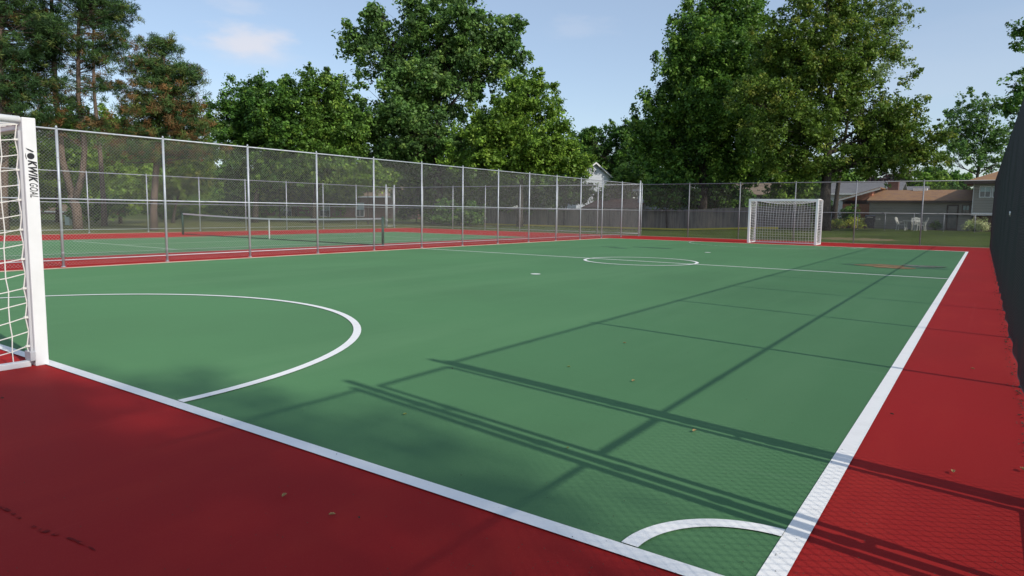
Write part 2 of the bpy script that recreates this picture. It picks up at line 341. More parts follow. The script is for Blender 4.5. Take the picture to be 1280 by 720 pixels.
# ------------------------------------------------------------------ chain-link fences
def chain_mesh(name, W, H, m_, r=.0018, z0=.06, P=.0355):
    if m_ is BWIRE: P = .029
    nw = int(round(W/P)); P = W/nw; dz = P*1.0; nz_ = int((H-z0)/dz)
    k = np.arange(nz_+1)
    V = []; F = []
    ang = np.array([PI/2, PI/2+2*PI/3, PI/2+4*PI/3])
    base = 0
    for i in range(nw):
        x = i*P + P*((k+i) % 2)
        y = .0022*np.where((k+i) % 2 == 0, 1, -1)
        z = z0+k*dz
        y = y+.010*np.sin(x/W*2*PI+1.3*z)*np.sin(z/H*PI)+(.012*np.exp(-z*5)*np.sin(x*5.1))
        ring_ = np.stack([x[:, None]+r*np.cos(ang)[None], y[:, None]+r*np.sin(ang)[None], np.repeat(z[:, None], 3, 1)], -1).reshape(-1, 3)
        V.append(ring_)
        a = (base+np.arange(nz_)*3)[:, None]+np.arange(3)[None]; a2 = (base+np.arange(nz_)*3)[:, None]+((np.arange(3)+1) % 3)[None]
        F.append(np.stack([a, a2, a2+3, a+3], -1).reshape(-1, 4)); base += 3*(nz_+1)
    return raw_mesh(name, np.concatenate(V), np.concatenate(F), m_)
def raw_mesh(name, V, F, m_, colr=None):
    me = bpy.data.meshes.new(name); me.vertices.add(len(V)); me.vertices.foreach_set('co', V.astype(np.float32).ravel())
    k = F.shape[1]; me.loops.add(F.size); me.loops.foreach_set('vertex_index', F.astype(np.int32).ravel())
    me.polygons.add(len(F)); me.polygons.foreach_set('loop_start', np.arange(0, F.size, k, dtype=np.int32)); me.polygons.foreach_set('loop_total', np.full(len(F), k, dtype=np.int32))
    me.materials.append(m_)
    if colr is not None:
        a = me.color_attributes.new('Col', 'FLOAT_COLOR', 'POINT'); a.data.foreach_set('color', np.concatenate([colr, np.ones((len(colr), 1))], 1).astype(np.float32).ravel())
    me.update(calc_edges=True); return me
def fence(name, origin, rz, n, step, H, label, group, postm, wirem, start_post=True, end_tall=False, rp=.028, wr=.0028, skip=(), cat='fence', bottom=.15, midz=None, z0=.025, terr=False, group2=None):
    """chain-link run along local +X: posts, rails and one mesh panel per bay"""
    root = empty(name, origin, rz, label, cat, group)
    me = chain_mesh('mesh_panel', step, H-.03, wirem, wr, z0=z0)
    pm = MB(); pm.tube([(0, 0, -.15), (0, 0, H-.02)], rp, 10); pm.tube([(0, 0, H-.02), (0, 0, H+.045)], [rp*1.15, rp*.5], 10)
    # tie bands round the post
    for z in (.3, .8, 1.3, 1.9, 2.4): 
        if z < H-.1: pm.tube([(0, 0, z), (0, 0, z+.02)], rp*1.12, 10)
    pm.tube([(0, 0, -.1), (0, 0, .012)], [rp*2.2, rp*1.7], 10)
    for i in range(n+1):
        if i == 0 and not start_post: continue
        if i == 0: p0 = pm.build('post', postm, root, smooth=True); first = p0; continue
        if start_post or i > 1: cp(first, root, (i*step, 0, 0))
        else: first = pm.build('post', postm, root, smooth=True); first.location = (i*step, 0, 0)
    if end_tall:
        e = MB(); e.tube([(0, 0, -.15), (0, 0, H+.14)], rp*1.35, 12); e.tube([(0, 0, H+.14), (0, 0, H+.2)], [rp*1.4, rp*.3], 12)
        for z in (.2, .6, 1.0, 1.4, 1.8, 2.2, 2.6, 2.95): e.tube([(0, 0, z), (0, 0, z+.025)], rp*1.6, 12)
        e.tube([(-.05, 0, .1), (-.05, 0, H-.05)], .008, 6)
        o = e.build('corner_post', postm, root, smooth=True); o.location = (n*step+.06, 0, 0)
    segs = [i for i in range(n) if i not in skip]
    for z, nm, r_ in ((H-.03, 'top_rail', .02), (midz if midz else H*.5-.02, 'middle_rail', .016), (bottom, 'bottom_rail', .012)):
        if z < 0: continue
        t = MB(); t.tube([(0, 0, z), (n*step, 0, z)], r_, 8)
        # couplings
        for i in range(0, n, 2): t.tube([(i*step+step*.42, 0, z), (i*step+step*.42+.1, 0, z)], r_*1.2, 8)
        t.build(nm, postm, root, smooth=True)
    for i in segs:
        o = bpy.data.objects.new('mesh_panel', me); col.objects.link(o); o.parent = root; o.location = (i*step, rp+.004, 0)
    return root
GRP = 'chain-link fences round the courts'
FX, FY0, FS, FH_ = -16.78, 6.537, 2.335, 3.05
fence('chain_link_fence', (FX, FY0-3*FS, 0), R_(90), 16, FS, FH_, 'silver chain-link fence between the soccer court and the tennis court', GRP, GALV, GWIRE, end_tall=True)
fence('chain_link_fence', (FX+.05, 37.2, 0), 0, 6, 2.835, FH_, 'dull grey chain-link fence behind the far goal', GRP, DULL, DWIRE, start_post=False, bottom=-1)
fence('chain_link_fence', (FX-20.3, 37.2, 0), 0, 7, 2.9, FH_, 'silver chain-link fence at the far end of the tennis court', GRP, GALV, DWIRE, wr=.0016)
fence('chain_link_fence', (-37.1, -2.0, 0), R_(90), 13, 2.95, FH_, 'silver chain-link fence beyond the tennis court, in front of the pines', GRP, GALV, DWIRE, wr=.0016)
BX = .385
blk = fence('chain_link_fence', (BX-.0055*4, 4.02, 0), R_(90.3), 12, 2.77, FH_, 'black vinyl chain-link fence along the right touchline', GRP, BLACKV, BWIRE, rp=.03, wr=.0023, bottom=-1)
blk2 = fence('chain_link_fence', (BX+.02, 2.86-2.77*3, 0), R_(90), 3, 2.77, FH_, 'black vinyl chain-link fence beside the near end of the red border', GRP, BLACKV, BWIRE, rp=.03, wr=.0023, bottom=-1)
# small white tie left on the black fence
b = MB(); b.tube([(0, 0, -.03), (0, 0, .03)], .022, 8); b.tube([(-.01, 0, 0), (.03, 0, -.05)], .008, 6)
# black walk gate between the two runs
def gate(name, org, rz, W, H, label, pm, wm, rp, wr):
    root = empty(name, org, rz, label, 'gate')
    for x, s in ((.0, 1), (W, -1)):
        g = MB(); g.tube([(x, 0, -.1), (x, 0, H+.14)], rp*1.3, 12); g.tube([(x, 0, H+.14), (x, 0, H+.18)], [rp*1.35, rp*.4], 12)
        for z in (.15, .55, .95, 1.35, 1.75, 2.15, 2.55, 2.9): g.tube([(x, 0, z), (x, 0, z+.03)], rp*1.7, 10)
        g.tube([(x-s*.07, 0, .08), (x-s*.07, 0, H-.05)], .012, 6)
        g.build('gate_post', pm, root, smooth=True)
    f = MB(); a, c = rp*1.3+.06, W-rp*1.3-.05
    f.tube([(a, 0, .08), (a, 0, H-.06)], .024, 8); f.tube([(c, 0, .08), (c, 0, H-.06)], .024, 8)
    for z in (.1, H*.5-.02, H-.07): f.tube([(a, 0, z), (c, 0, z)], .022, 8)
    f.build('leaf_frame', pm, root, smooth=True)
    me = chain_mesh('leaf_mesh', c-a, H-.1, wm, wr, z0=.1); o = bpy.data.objects.new('leaf_mesh', me); col.objects.link(o); o.parent = root; o.location = (a, 0, 0)
    for z in (.5, 2.4): h = MB(); h.tube([(rp, 0, z), (a, 0, z)], .014, 6); h.tube([(a, 0, z-.06), (a, 0, z+.06)], .032, 8); h.build('hinge', pm, root, smooth=True)
    l = MB(); l.tube([(c, .0, 1.1), (W-.01, .04, 1.1)], .012, 6); l.tube([(c, 0, 1.1), (c, .06, 1.1)], .014, 6); l.build('latch', pm, root, smooth=True)
    return root
gate('walk_gate', (BX+.005, 2.95, 0), R_(90), 1.0, FH_, 'black chain-link walk gate near the corner of the court', BLACKV, BWIRE, .027, .0023)
gate('walk_gate', (-37.1, 36.35, 0), R_(90), .85, FH_, 'silver walk gate at the far corner of the tennis court', GALV, GWIRE, .04, .0018)
b.build('white_tie', GOALW, blk, smooth=True).location = (9.0, .03, 1.44)

# ------------------------------------------------------------------ goals
def netgrid(m, P, nu, nv, r, drop=0):
    """P[u][v] points -> cords as thin tubes"""
    for u in range(nu+1): m.tube([P[u][v] for v in range(nv+1)], r, 4, False)
    for v in range(nv+1): m.tube([P[u][v] for u in range(nu+1)], r, 4, False)
def soccer_goal(org, rz, label, seed, rope, W=3.1, H=2.09, D=1.05, s=.1, logo=True, netm=NET):
    """frame in local coords: goal mouth in the XZ plane facing +Y ... back towards -Y"""
    rnd = random.Random(seed); root = empty('soccer_goal', org, rz, label, 'goal', 'portable soccer goals')
    hw = W/2
    for sx in (-1, 1):
        g = MB(); x0, x1 = (hw-s, hw) if sx > 0 else (-hw, -hw+s)
        g.box(x0, x1, -s/2, s*.5, 0, H)
        g.build('goalpost', GOALW, root, bevel=.006)
        c = MB(); xc = (x0+x1)/2
        c.box(xc-.022, xc+.022, -s/2-.022, -s/2-.002, .03, H-s-.01); c.build('net_channel', GOALG, root)
        f = MB(); f.box(xc-.032, xc+.032, -D, -s/2-.026, .0, .05); f.box(xc-.032, xc+.032, -D-.06, -D, 0, H-.03); f.build('side_frame', GOALW, root, bevel=.006)
        f = MB(); f.tube([(xc, -D, H-.035), (xc, -D*.6, H-.012), (xc, -s/2, H-.02)], .03, 10); f.build('top_brace', GOALW, root, smooth=True)
        k = MB(); 
        for z in (.02,): k.box(xc-.06, xc+.06, -s*.9, -s/2, .05, .13)
        k.build('corner_bracket', GOALG, root, bevel=.004)
        if logo and sx > 0: xlogo = x1
    g = MB(); g.box(-hw+s+.001, hw-s-.001, -s/2, s*.5, H-s, H); g.build('crossbar', GOALW, root, bevel=.006)
    g = MB(); g.box(-hw+s, hw-s, -D-.05, -D, 0, .05); g.build('ground_bar', GOALW, root, bevel=.006)
    # net: two sides, back, top, all one knotted mesh; sags inwards between the clips
    m = MB(); P_ = .125; z1 = H-.06
    nvz = int(round((z1-.05)/P_)); nd = int(round((D-s/2)/P_)); nw = int(round((W-s)/P_))
    def wob(a): return (rnd.random()-.5)*a
    for sx in (-1, 1):
        G = []
        for u in range(nd+1):
            row = []
            for v in range(nvz+1):
                fy = u/nd; fz = v/nvz
                sag = .10*math.sin(PI*fy)*math.sin(PI*min(1, fz*1.05)); zz = .05+fz*(z1-.05) - .085*math.sin(PI*fy)*(1-.3*fz)
                e = 0 if (u in (0, nd) or v in (0,)) else 1
                if u == 0: yy = -s/2-.022-(.018 if v % 2 else 0); 
                else: yy = -s/2-.02-fy*(D-s/2-.02)+wob(.02)*e
                row.append((sx*(hw-s/2-sag)+wob(.012)*e, yy, max(.03, zz+wob(.016)*e)))
            G.append(row)
        netgrid(m, G, nd, nvz, rope)
    G = [[(-hw+s/2+u/nw*(W-s)+wob(.012), -D+.0+.0+(.16*math.sin(PI*u/nw)*math.sin(PI*v/nvz)), max(.03, .05+v/nvz*(z1-.05)-.15*math.sin(PI*u/nw)*(v/nvz)**2+wob(.012))) for v in range(nvz+1)] for u in range(nw+1)]
    netgrid(m, G, nw, nvz, rope)
    G = [[(-hw+s/2+u/nw*(W-s)+wob(.01), -s/2-.01-v/nd*(D-s/2), z1-(.17*math.sin(PI*u/nw)*(v/nd)**.8 )-.0+wob(.008)) for v in range(nd+1)] for u in range(nw+1)]
    netgrid(m, G, nw, nd, rope)
    m.build('net', netm, root, smooth=False)
    # clips on the posts
    for sx in (-1, 1):
        for v in range(1, nvz, 2): c = MB(); z = .05+v/nvz*(z1-.05); c.box(sx*(hw-s/2)-.012, sx*(hw-s/2)+.012, -s/2-.05, -s/2-.022, z-.008, z+.008); c.build('net_clip', NET, root)
    return root
g1 = soccer_goal((-6.565-1.55, 2.357, 0), 0, 'white portable soccer goal cut off by the left edge, close to the camera', 3, .0052)
# decals on the outer face of the near goal's right post (local x = hw)
def text_mesh(body, size, shear, off, extr, name, m_, parent, M):
    c = bpy.data.curves.new(name, 'FONT'); c.body = body; c.size = size; c.shear = shear; c.offset = off; c.extrude = extr; c.space_character = 1.14
    c.align_x = 'LEFT'; c.align_y = 'BOTTOM'
    o = bpy.data.objects.new(name, c); dg = bpy.context.evaluated_depsgraph_get(); col.objects.link(o); bpy.context.view_layer.update()
    me = bpy.data.meshes.new_from_object(o.evaluated_get(bpy.context.evaluated_depsgraph_get())); wdt = o.dimensions.x
    bpy.data.objects.remove(o); me.materials.clear(); me.materials.append(m_)
    q = bpy.data.objects.new(name, me); col.objects.link(q); q.parent = parent; q.matrix_local = M; return q, wdt
def dmat(z, y, sx=1.0, sy=1.0):
    # text x -> -Z, text y -> +Y, normal +X
    return Matrix(((0, 0, 1, 1.5515), (0, sy, 0, y), (-sx, 0, 0, z), (0, 0, 0, 1)))
q, wd = text_mesh('KWIK', .085, .3, .0034, .0012, 'brand_lettering', INK, g1, dmat(1.745, -.038))
q.matrix_local = dmat(1.742, -.036, .185/max(wd, .01), .98)
q2, wd2 = text_mesh('GOAL', .085, .3, .0004, .0012, 'brand_lettering', INK, g1, dmat(1.53, -.032))
q2.matrix_local = dmat(1.556, -.036, .118/max(wd2, .01), .98)
b = MB(); n = 20
b.extr([(1.5505, .0+.027*math.cos(t*2*PI/n)+.0, 1.775+.026*math.sin(t*2*PI/n)) for t in range(n)], (.002, 0, 0))
b.extr([(1.5505, -.034, 1.84), (1.5505, -.022, 1.825), (1.5505, .012, 1.808), (1.5505, .026, 1.812), (1.5505, .002, 1.827)], (.002, 0, 0))
b.extr([(1.5505, -.036, 1.80), (1.5505, -.040, 1.775), (1.5505, -.034, 1.745), (1.5505, -.030, 1.75), (1.5505, -.034, 1.775)], (.002, 0, 0))
b.build('ball_emblem', INK, g1)
g2 = soccer_goal((-7.88, 33.22, 0), PI, 'white portable soccer goal standing at the far end of the green court', 9, .0062, logo=False, netm=FNET)

# ------------------------------------------------------------------ tennis net
root = empty('tennis_net', (-25.3, 17.85, 0), 0, 'low tennis net with white top band between dark green posts', 'tennis net')
for sx in (-1, 1):
    b = MB(); b.tube([(sx*6.9, 0, -.02), (sx*6.9, 0, 1.08)], .05, 12); b.tube([(sx*6.9, 0, 1.08), (sx*6.9, 0, 1.1)], [.055, .03], 12); b.build('net_post', DKGREEN, root, smooth=True)
m = MB(); nu, nv = 200, 14
def nz2(x): return 1.05-.13*(1-abs(x/6.85)**1.6)
for u in range(nu+1):
    x = -6.83+13.66*u/nu; h = nz2(x)-.06; m.tube([(x, 0, .04), (x, 0, h)], .0016, 3, False)
for v in range(nv+1):
    m.tube([(-6.83+13.66*u/20, 0, .04+(nz2(-6.83+13.66*u/20)-.1)*v/nv) for u in range(21)], .0016, 3, False)
m.build('net_mesh', NETBLK, root)
b = MB()
for u in range(20):
    xa, xb = -6.84+13.68*u/20, -6.84+13.68*(u+1)/20; za, zb = nz2(xa), nz2(xb)
    b.extr([(xa, -.012, za-.06), (xb, -.012, zb-.06), (xb, -.012, zb), (xa, -.012, za)], (0, .024, 0))
b.build('top_band', TAPE, root)
b = MB(); b.box(-6.84, 6.84, -.006, .006, .015, .05); b.build('bottom_band', NETBLK, root)
b = MB(); b.box(-.025, .025, -.015, .015, .02, nz2(0)); b.build('centre_strap', TAPE, root)

# ------------------------------------------------------------------ wooden fence
def wood_fence(x0, x1, y, h, label, m_=WOODF, seed=1):
    r = random.Random(seed); root = empty('wooden_fence', ((x0+x1)/2, y, 0), 0, label, 'fence'); cx = (x0+x1)/2
    b = MB(); x = x0
    while x < x1:
        wd_ = .145; z = gz(x, y); hh = h+r.uniform(-.035, .035); yo = r.uniform(0, .014)
        b.box(x-cx, x+wd_-cx, yo, yo+.022, z+.04, z+hh); x += wd_+.006
    b.build('boards', m_, root)
    x = x0
    while x < x1:
        p_ = MB(); z = gz(x, y); p_.box(x-.05-cx, x+.05-cx, .09, .19, z-.1, z+h-.05); p_.build('fence_post', m_, root); x += 2.44
    b = MB()
    for z in (.4, 1.4): b.box(x0-cx, x1-cx, .04, .088, gz(x0, y)+z, gz(x0, y)+z+.09)
    b.build('rails', m_, root)
wood_fence(-44, -11.2, 55.6, 1.72, 'tall weathered grey wooden board fence behind the courts')

# ------------------------------------------------------------------ trees
def make_leaves(name, C, Rad, n, size, elong, palette, pal_w, seed, m_, parent, upb=.5, flat=.75, needle=False, clumpcol=None):
    g = np.random.default_rng(seed); nc = len(C)
    idx = np.repeat(np.arange(nc), n); M = len(idx)
    d = g.normal(size=(M, 3)); d /= np.linalg.norm(d, axis=1)[:, None]
    rr = g.random(M)**(1/2.0); off = d*rr[:, None]*Rad[idx][:, None]; off[:, 2] *= flat
    pos = C[idx]+off
    nrm = d*.7+g.normal(size=(M, 3))*.55+np.array([0, 0, upb]); nrm /= np.linalg.norm(nrm, axis=1)[:, None]
    a = g.normal(size=(M, 3)) if not needle else d+g.normal(size=(M, 3))*.35+np.array([0, 0, .25])
    u = a-nrm*(a*nrm).sum(1)[:, None]; u /= np.linalg.norm(u, axis=1)[:, None]; v = np.cross(nrm, u)
    s = size*(.6+.8*g.random(M)); hl = (s*.5)[:, None]; hw = (s*.5*elong)[:, None]
    V = np.stack([pos-u*hl, pos+v*hw-u*hl*.1, pos+u*hl, pos-v*hw-u*hl*.1], 1).reshape(-1, 3)
    F = np.arange(M*4).reshape(-1, 4)
    pal = np.array(palette); ci = g.choice(len(pal), size=nc, p=np.array(pal_w)/sum(pal_w)) if clumpcol is None else clumpcol
    cc = 2.25*pal[ci][idx]*(.75+.5*g.random((M, 1)))*(1+.12*g.normal(size=(nc, 1))[idx]).clip(.6, 1.4)
    cc = np.repeat(cc, 4, 0)
    me = raw_mesh(name, V, F, m_, cc); o = bpy.data.objects.new(name, me); col.objects.link(o); o.parent = parent; return o
def bez(p0, p1, p2, n=6):
    return [p0*(1-t)**2+p1*2*t*(1-t)+p2*t*t for t in [i/n for i in range(n+1)]]
def tree(label, px, D, lobes, trunk_r, dens, leaf, pal, pw, seed, cat='tree', group=None, fork=.3, top=None, trunkm=BARK, name='broadleaf_tree', elong=.62, clump=.8, perclump=70, flat=.8, spike=.45, bough=1.7, z0=None, gapk=1.0, shape=2.0, limbs=True, dx=0, dpt=1.0):
    """lobes in photo pixels (cx, cy, rx, ry, depth offset m); the tree stands at distance D"""
    rnd = random.Random(seed); g = np.random.default_rng(seed)
    base = atD(px, 262, D); bz = gz(base.x, base.y) if z0 is None else z0; base = Vector((base.x, base.y, bz))
    root = empty(name, base, 0, label, cat, group)
    k = D/FPX; C = []; Rd = []; lobec = []
    for lb in lobes:
        cx, cy, rx, ry = lb[:4]; dd = lb[4] if len(lb) > 4 else rnd.uniform(-.25, .25)*rx*k
        c = atD(cx, cy, D)+FH*dd-base; a, h = rx*k, ry*k; dep = (a+min(a, h))/2*dpt
        lobec.append((c, a, dep, h))
        nc = max(12, int(13*dens*(a*h*4)/(clump*clump))); kb = 12; nb = max(2, nc//kb)
        dv = g.normal(size=(nb, 3)); dv /= np.linalg.norm(dv, axis=1)[:, None]
        rr = (g.random(nb)**(1/shape)*(1+.10*g.normal(size=nb))).clip(0, 1.12)
        P = dv*rr[:, None]
        B_ = np.array(c)[None]+P[:, 0:1]*a*np.array(RH)[None]+P[:, 1:2]*dep*np.array(FH)[None]+P[:, 2:3]*h*np.array([0, 0, 1])[None]
        # each bough runs outwards and upwards from its foot and carries a string of leaf clumps
        od = dv[:, 0:1]*np.array(RH)[None]+dv[:, 1:2]*np.array(FH)[None]+(dv[:, 2:3]*.5+spike)*np.array([0, 0, 1])[None]+.35*g.normal(size=(nb, 3))
        od /= np.linalg.norm(od, axis=1)[:, None]; ln_ = bough*(.6+.8*g.random((nb, 1)))
        t_ = g.random((nb, kb, 1)); lat = g.normal(size=(nb, kb, 3))*bough*.24*(1.25-t_)
        W_ = (B_[:, None]+od[:, None]*(t_-.45)*ln_[:, None]+lat).reshape(-1, 3)
        C.append(W_); Rd.append((clump*.62*(.5+.7*g.random((nb, kb, 1)))*(1.25-.6*t_)).reshape(-1))
    C = np.concatenate(C); Rd = np.concatenate(Rd)
    ok = C[:, 2] > .4; C, Rd = C[ok], Rd[ok]
    make_leaves('crown', C, Rd, int(perclump*.47), leaf*.97, elong, pal, pw, seed, LEAF, root, flat=flat)
    b = MB(); tc_ = max(lobec, key=lambda q: q[0].z)[0] if top is None else (atD(top[0], top[1], D)-base)
    allz = max(q[0].z for q in lobec)
    path = bez(Vector((0, 0, -.2)), Vector((tc_.x*.15+rnd.uniform(-.3, .3), tc_.y*.15, tc_.z*.5)), tc_, 12)
    rads = [trunk_r*(1-.93*(i/12)**.8)+(.25*trunk_r if i == 0 else 0) for i in range(13)]
    b.tube(path, rads, 10)
    if limbs:
        for (c, a, dep, h) in lobec:
            zf = max(fork*tc_.z, min(c.z-h*.6, tc_.z*.8)); fi = min(range(13), key=lambda i: abs(path[i].z-zf*rnd.uniform(.75, 1)))
            s = path[fi]; r0 = min(rads[fi]*.45, .035+a*.045)
            mid = s.lerp(c, .45)+Vector((0, 0, (c-s).length*.12)); lp = bez(s, mid, c, 7)
            b.tube(lp, [r0*(1-.8*i/7) for i in range(8)], 7)
            near = [i for i in range(len(C)) if (Vector(C[i])-c).length < max(a, h)*1.1]; rnd.shuffle(near)
            for i in near[:int(14+a*3)]:
                e = Vector(C[i]); j = rnd.randint(2, 7); st = lp[j]
                mid = st.lerp(e, .5)+Vector((rnd.uniform(-.3, .3), rnd.uniform(-.3, .3), rnd.uniform(0, .5)))
                r1 = max(.02, r0*(1-.8*j/7)*.5); b.tube(bez(st, mid, e, 4), [r1*(1-.8*q/4) for q in range(5)], 5, False)
    b.build('trunk', trunkm, root, smooth=True)
    return root
# palettes (linear albedo)
PG = [(.05, .10, .018), (.08, .145, .024), (.035, .07, .013), (.12, .18, .03)]
PD = [(.032, .075, .014), (.055, .115, .018), (.02, .045, .009), (.09, .155, .024)]
PY = [(.056, .096, .014), (.080, .124, .018), (.036, .062, .01), (.115, .135, .022)]
PM = [(.042, .09, .014), (.068, .13, .019), (.024, .055, .01), (.10, .165, .026)]
PL = [(.07, .125, .016), (.10, .165, .022), (.045, .085, .013), (.13, .19, .028)]
PB = [(.048, .095, .024), (.075, .14, .032), (.034, .065, .017), (.11, .17, .042)]
W4 = [4, 3, 3, 1.5]
GB = 'trees beyond the courts'
tree('tallest broad cottonwood with several upright limbs, standing behind the tennis court', 548, 68,
     [(545, 45, 62, 48), (480, 50, 36, 34), (445, 45, 18, 20), (450, 75, 24, 14), (620, 60, 34, 36), (585, 20, 40, 30), (520, 10, 34, 24), (645, 78, 18, 12), (490, 100, 46, 34), (550, 110, 52, 40), (600, 100, 34, 38), (455, 140, 34, 40), (500, 160, 44, 38), (560, 175, 40, 28), (480, 205, 40, 24), (600, 170, 24, 26), (545, 215, 60, 20), (470, 15, 20, 14), (437, 60, 12, 10), (540, 80, 70, 50), (520, 150, 70, 60), (490, 190, 60, 40), (560, 200, 60, 34), (600, 60, 50, 40)],
     .62, .42, .34, PB, W4, 11, spike=.25, bough=2.3, clump=1.15, perclump=72, fork=.25, top=(545, 20), group=GB)
tree('bright green bushy tree in front of the cottonwood\'s right side', 650, 60,
     [(640, 130, 36, 34), (670, 125, 30, 24), (612, 170, 36, 40), (655, 175, 52, 34), (700, 178, 26, 20), (620, 208, 60, 20), (690, 205, 36, 16), (655, 104, 22, 12), (585, 205, 30, 20), (640, 180, 60, 40), (715, 200, 20, 22)],
     .3, .72, .26, PL, W4, 12, clump=.9, perclump=62, group=GB)
tree('broad spreading tree whose left side reaches toward the brown-tipped pine', 318, 62,
     [(310, 125, 34, 26), (285, 150, 22, 26), (345, 120, 32, 24), (330, 160, 46, 28), (290, 185, 26, 18), (355, 190, 40, 26), (320, 215, 40, 20), (272, 140, 10, 12), (320, 170, 56, 44), (345, 145, 44, 34)],
     .3, .72, .26, PD, W4, 13, spike=.9, bough=2.2, clump=.9, perclump=62, group=GB)
tree('rounded green tree left of the cottonwood, behind the tennis net', 392, 64,
     [(385, 118, 30, 22), (410, 125, 24, 28), (400, 160, 38, 32), (430, 180, 30, 34), (385, 205, 42, 26), (425, 215, 34, 24), (422, 105, 12, 10), (405, 165, 46, 56)],
     .3, .72, .26, PG, W4, 14, spike=.8, bough=2.0, clump=.9, perclump=62, group=GB)
tree('small dark tree over the white gable, left of the big maple', 765, 94,
     [(765, 172, 26, 18), (795, 168, 22, 20), (740, 190, 24, 16), (790, 195, 30, 18), (728, 172, 16, 12), (812, 188, 20, 30), (775, 212, 16, 12), (722, 205, 14, 14)],
     .25, .8, .32, PD, W4, 15, clump=.95, perclump=55, group=GB)
tree('dense dark green maple with pointed upright top, left of the far goal', 878, 60,
     [(905, 25, 36, 30), (870, 35, 30, 30), (848, 60, 22, 26), (940, 30, 26, 34), (880, 80, 48, 34), (930, 90, 44, 44), (840, 105, 34, 30), (825, 145, 32, 34), (880, 140, 50, 38), (935, 155, 44, 40), (815, 185, 28, 28), (865, 195, 50, 28), (920, 205, 48, 24), (812, 128, 14, 10), (880, 8, 16, 12), (918, -5, 14, 16), (856, 18, 10, 14), (900, -8, 10, 12), (960, 205, 40, 24), (838, 212, 34, 14), (880, 110, 60, 60), (900, 170, 70, 44), (850, 170, 44, 40), (905, 60, 56, 50), (960, 120, 24, 60)],
     .5, .55, .28, PM, [4, 3, 3, 2], 16, clump=1.0, flat=1.1, spike=1.1, bough=2.5, perclump=72, group=GB, top=(890, 20))
tree('tall olive green ash tree with dark trunk and airy top behind the far goal', 1031, 48.5,
     [(1010, 20, 44, 40), (1060, 20, 40, 44), (975, 55, 34, 40), (1090, 55, 30, 40), (1030, 70, 50, 40), (985, 115, 50, 36), (1050, 125, 50, 34), (960, 165, 40, 30), (1010, 175, 56, 30), (1090, 150, 44, 34), (1130, 165, 36, 34), (1075, 195, 44, 20), (1150, 190, 26, 20), (965, 205, 36, 20), (1115, 205, 36, 16), (1000, 212, 40, 16), (1060, 90, 60, 50), (1000, 80, 50, 50), (940, 130, 26, 40), (1160, 178, 20, 24), (1095, 180, 56, 34), (1040, 215, 30, 8), (1135, 185, 44, 28), (1110, 140, 44, 40), (1165, 195, 22, 20), (1000, 150, 60, 50), (1030, -25, 60, 26), (1125, 145, 16, 10)],
       .44, .46, .20, PY, [4, 3, 3, 1.2], 17, bough=1.5, spike=.3, clump=.78, perclump=58, group=GB, fork=.16, top=(1040, 0), shape=1.9)
tree('thin airy outer growth of a tree behind the ash, leaning right', 1043, 56,
     [(1105, 20, 34, 40), (1120, 60, 24, 34), (1085, -10, 40, 26), (1098, 95, 26, 20), (1130, 30, 12, 16), (1060, 60, 30, 40)],
     .22, .26, .2, [(.09, .13, .04), (.12, .16, .05), (.06, .09, .03)], [3, 2, 2], 18, clump=.7, perclump=34, group=GB, fork=.2, top=(1090, 10), shape=1.6)
tree('open-branched green tree rising behind the two-storey house', 1216, 84,
     [(1200, 150, 16, 24), (1225, 150, 22, 26), (1195, 185, 22, 18), (1225, 190, 30, 22), (1250, 165, 18, 26), (1185, 205, 14, 10), (1245, 205, 20, 12), (1192, 160, 8, 16), (1214, 132, 8, 14), (1238, 130, 9, 12)],
     .3, .36, .3, PB, W4, 19, clump=.85, spike=1.2, bough=2.4, perclump=42, group=GB, fork=.2)
tree('leafy tree reaching in from the right edge above the black fence', 1345, 40,
     [(1282, 98, 16, 8), (1290, 130, 24, 12), (1264, 142, 10, 8), (1310, 60, 18, 26), (1345, 80, 40, 60), (1270, 114, 8, 4), (1278, 38, 5, 4)],
     .3, .34, .2, PD, W4, 20, bough=1.3, clump=.6, perclump=50, group=GB)
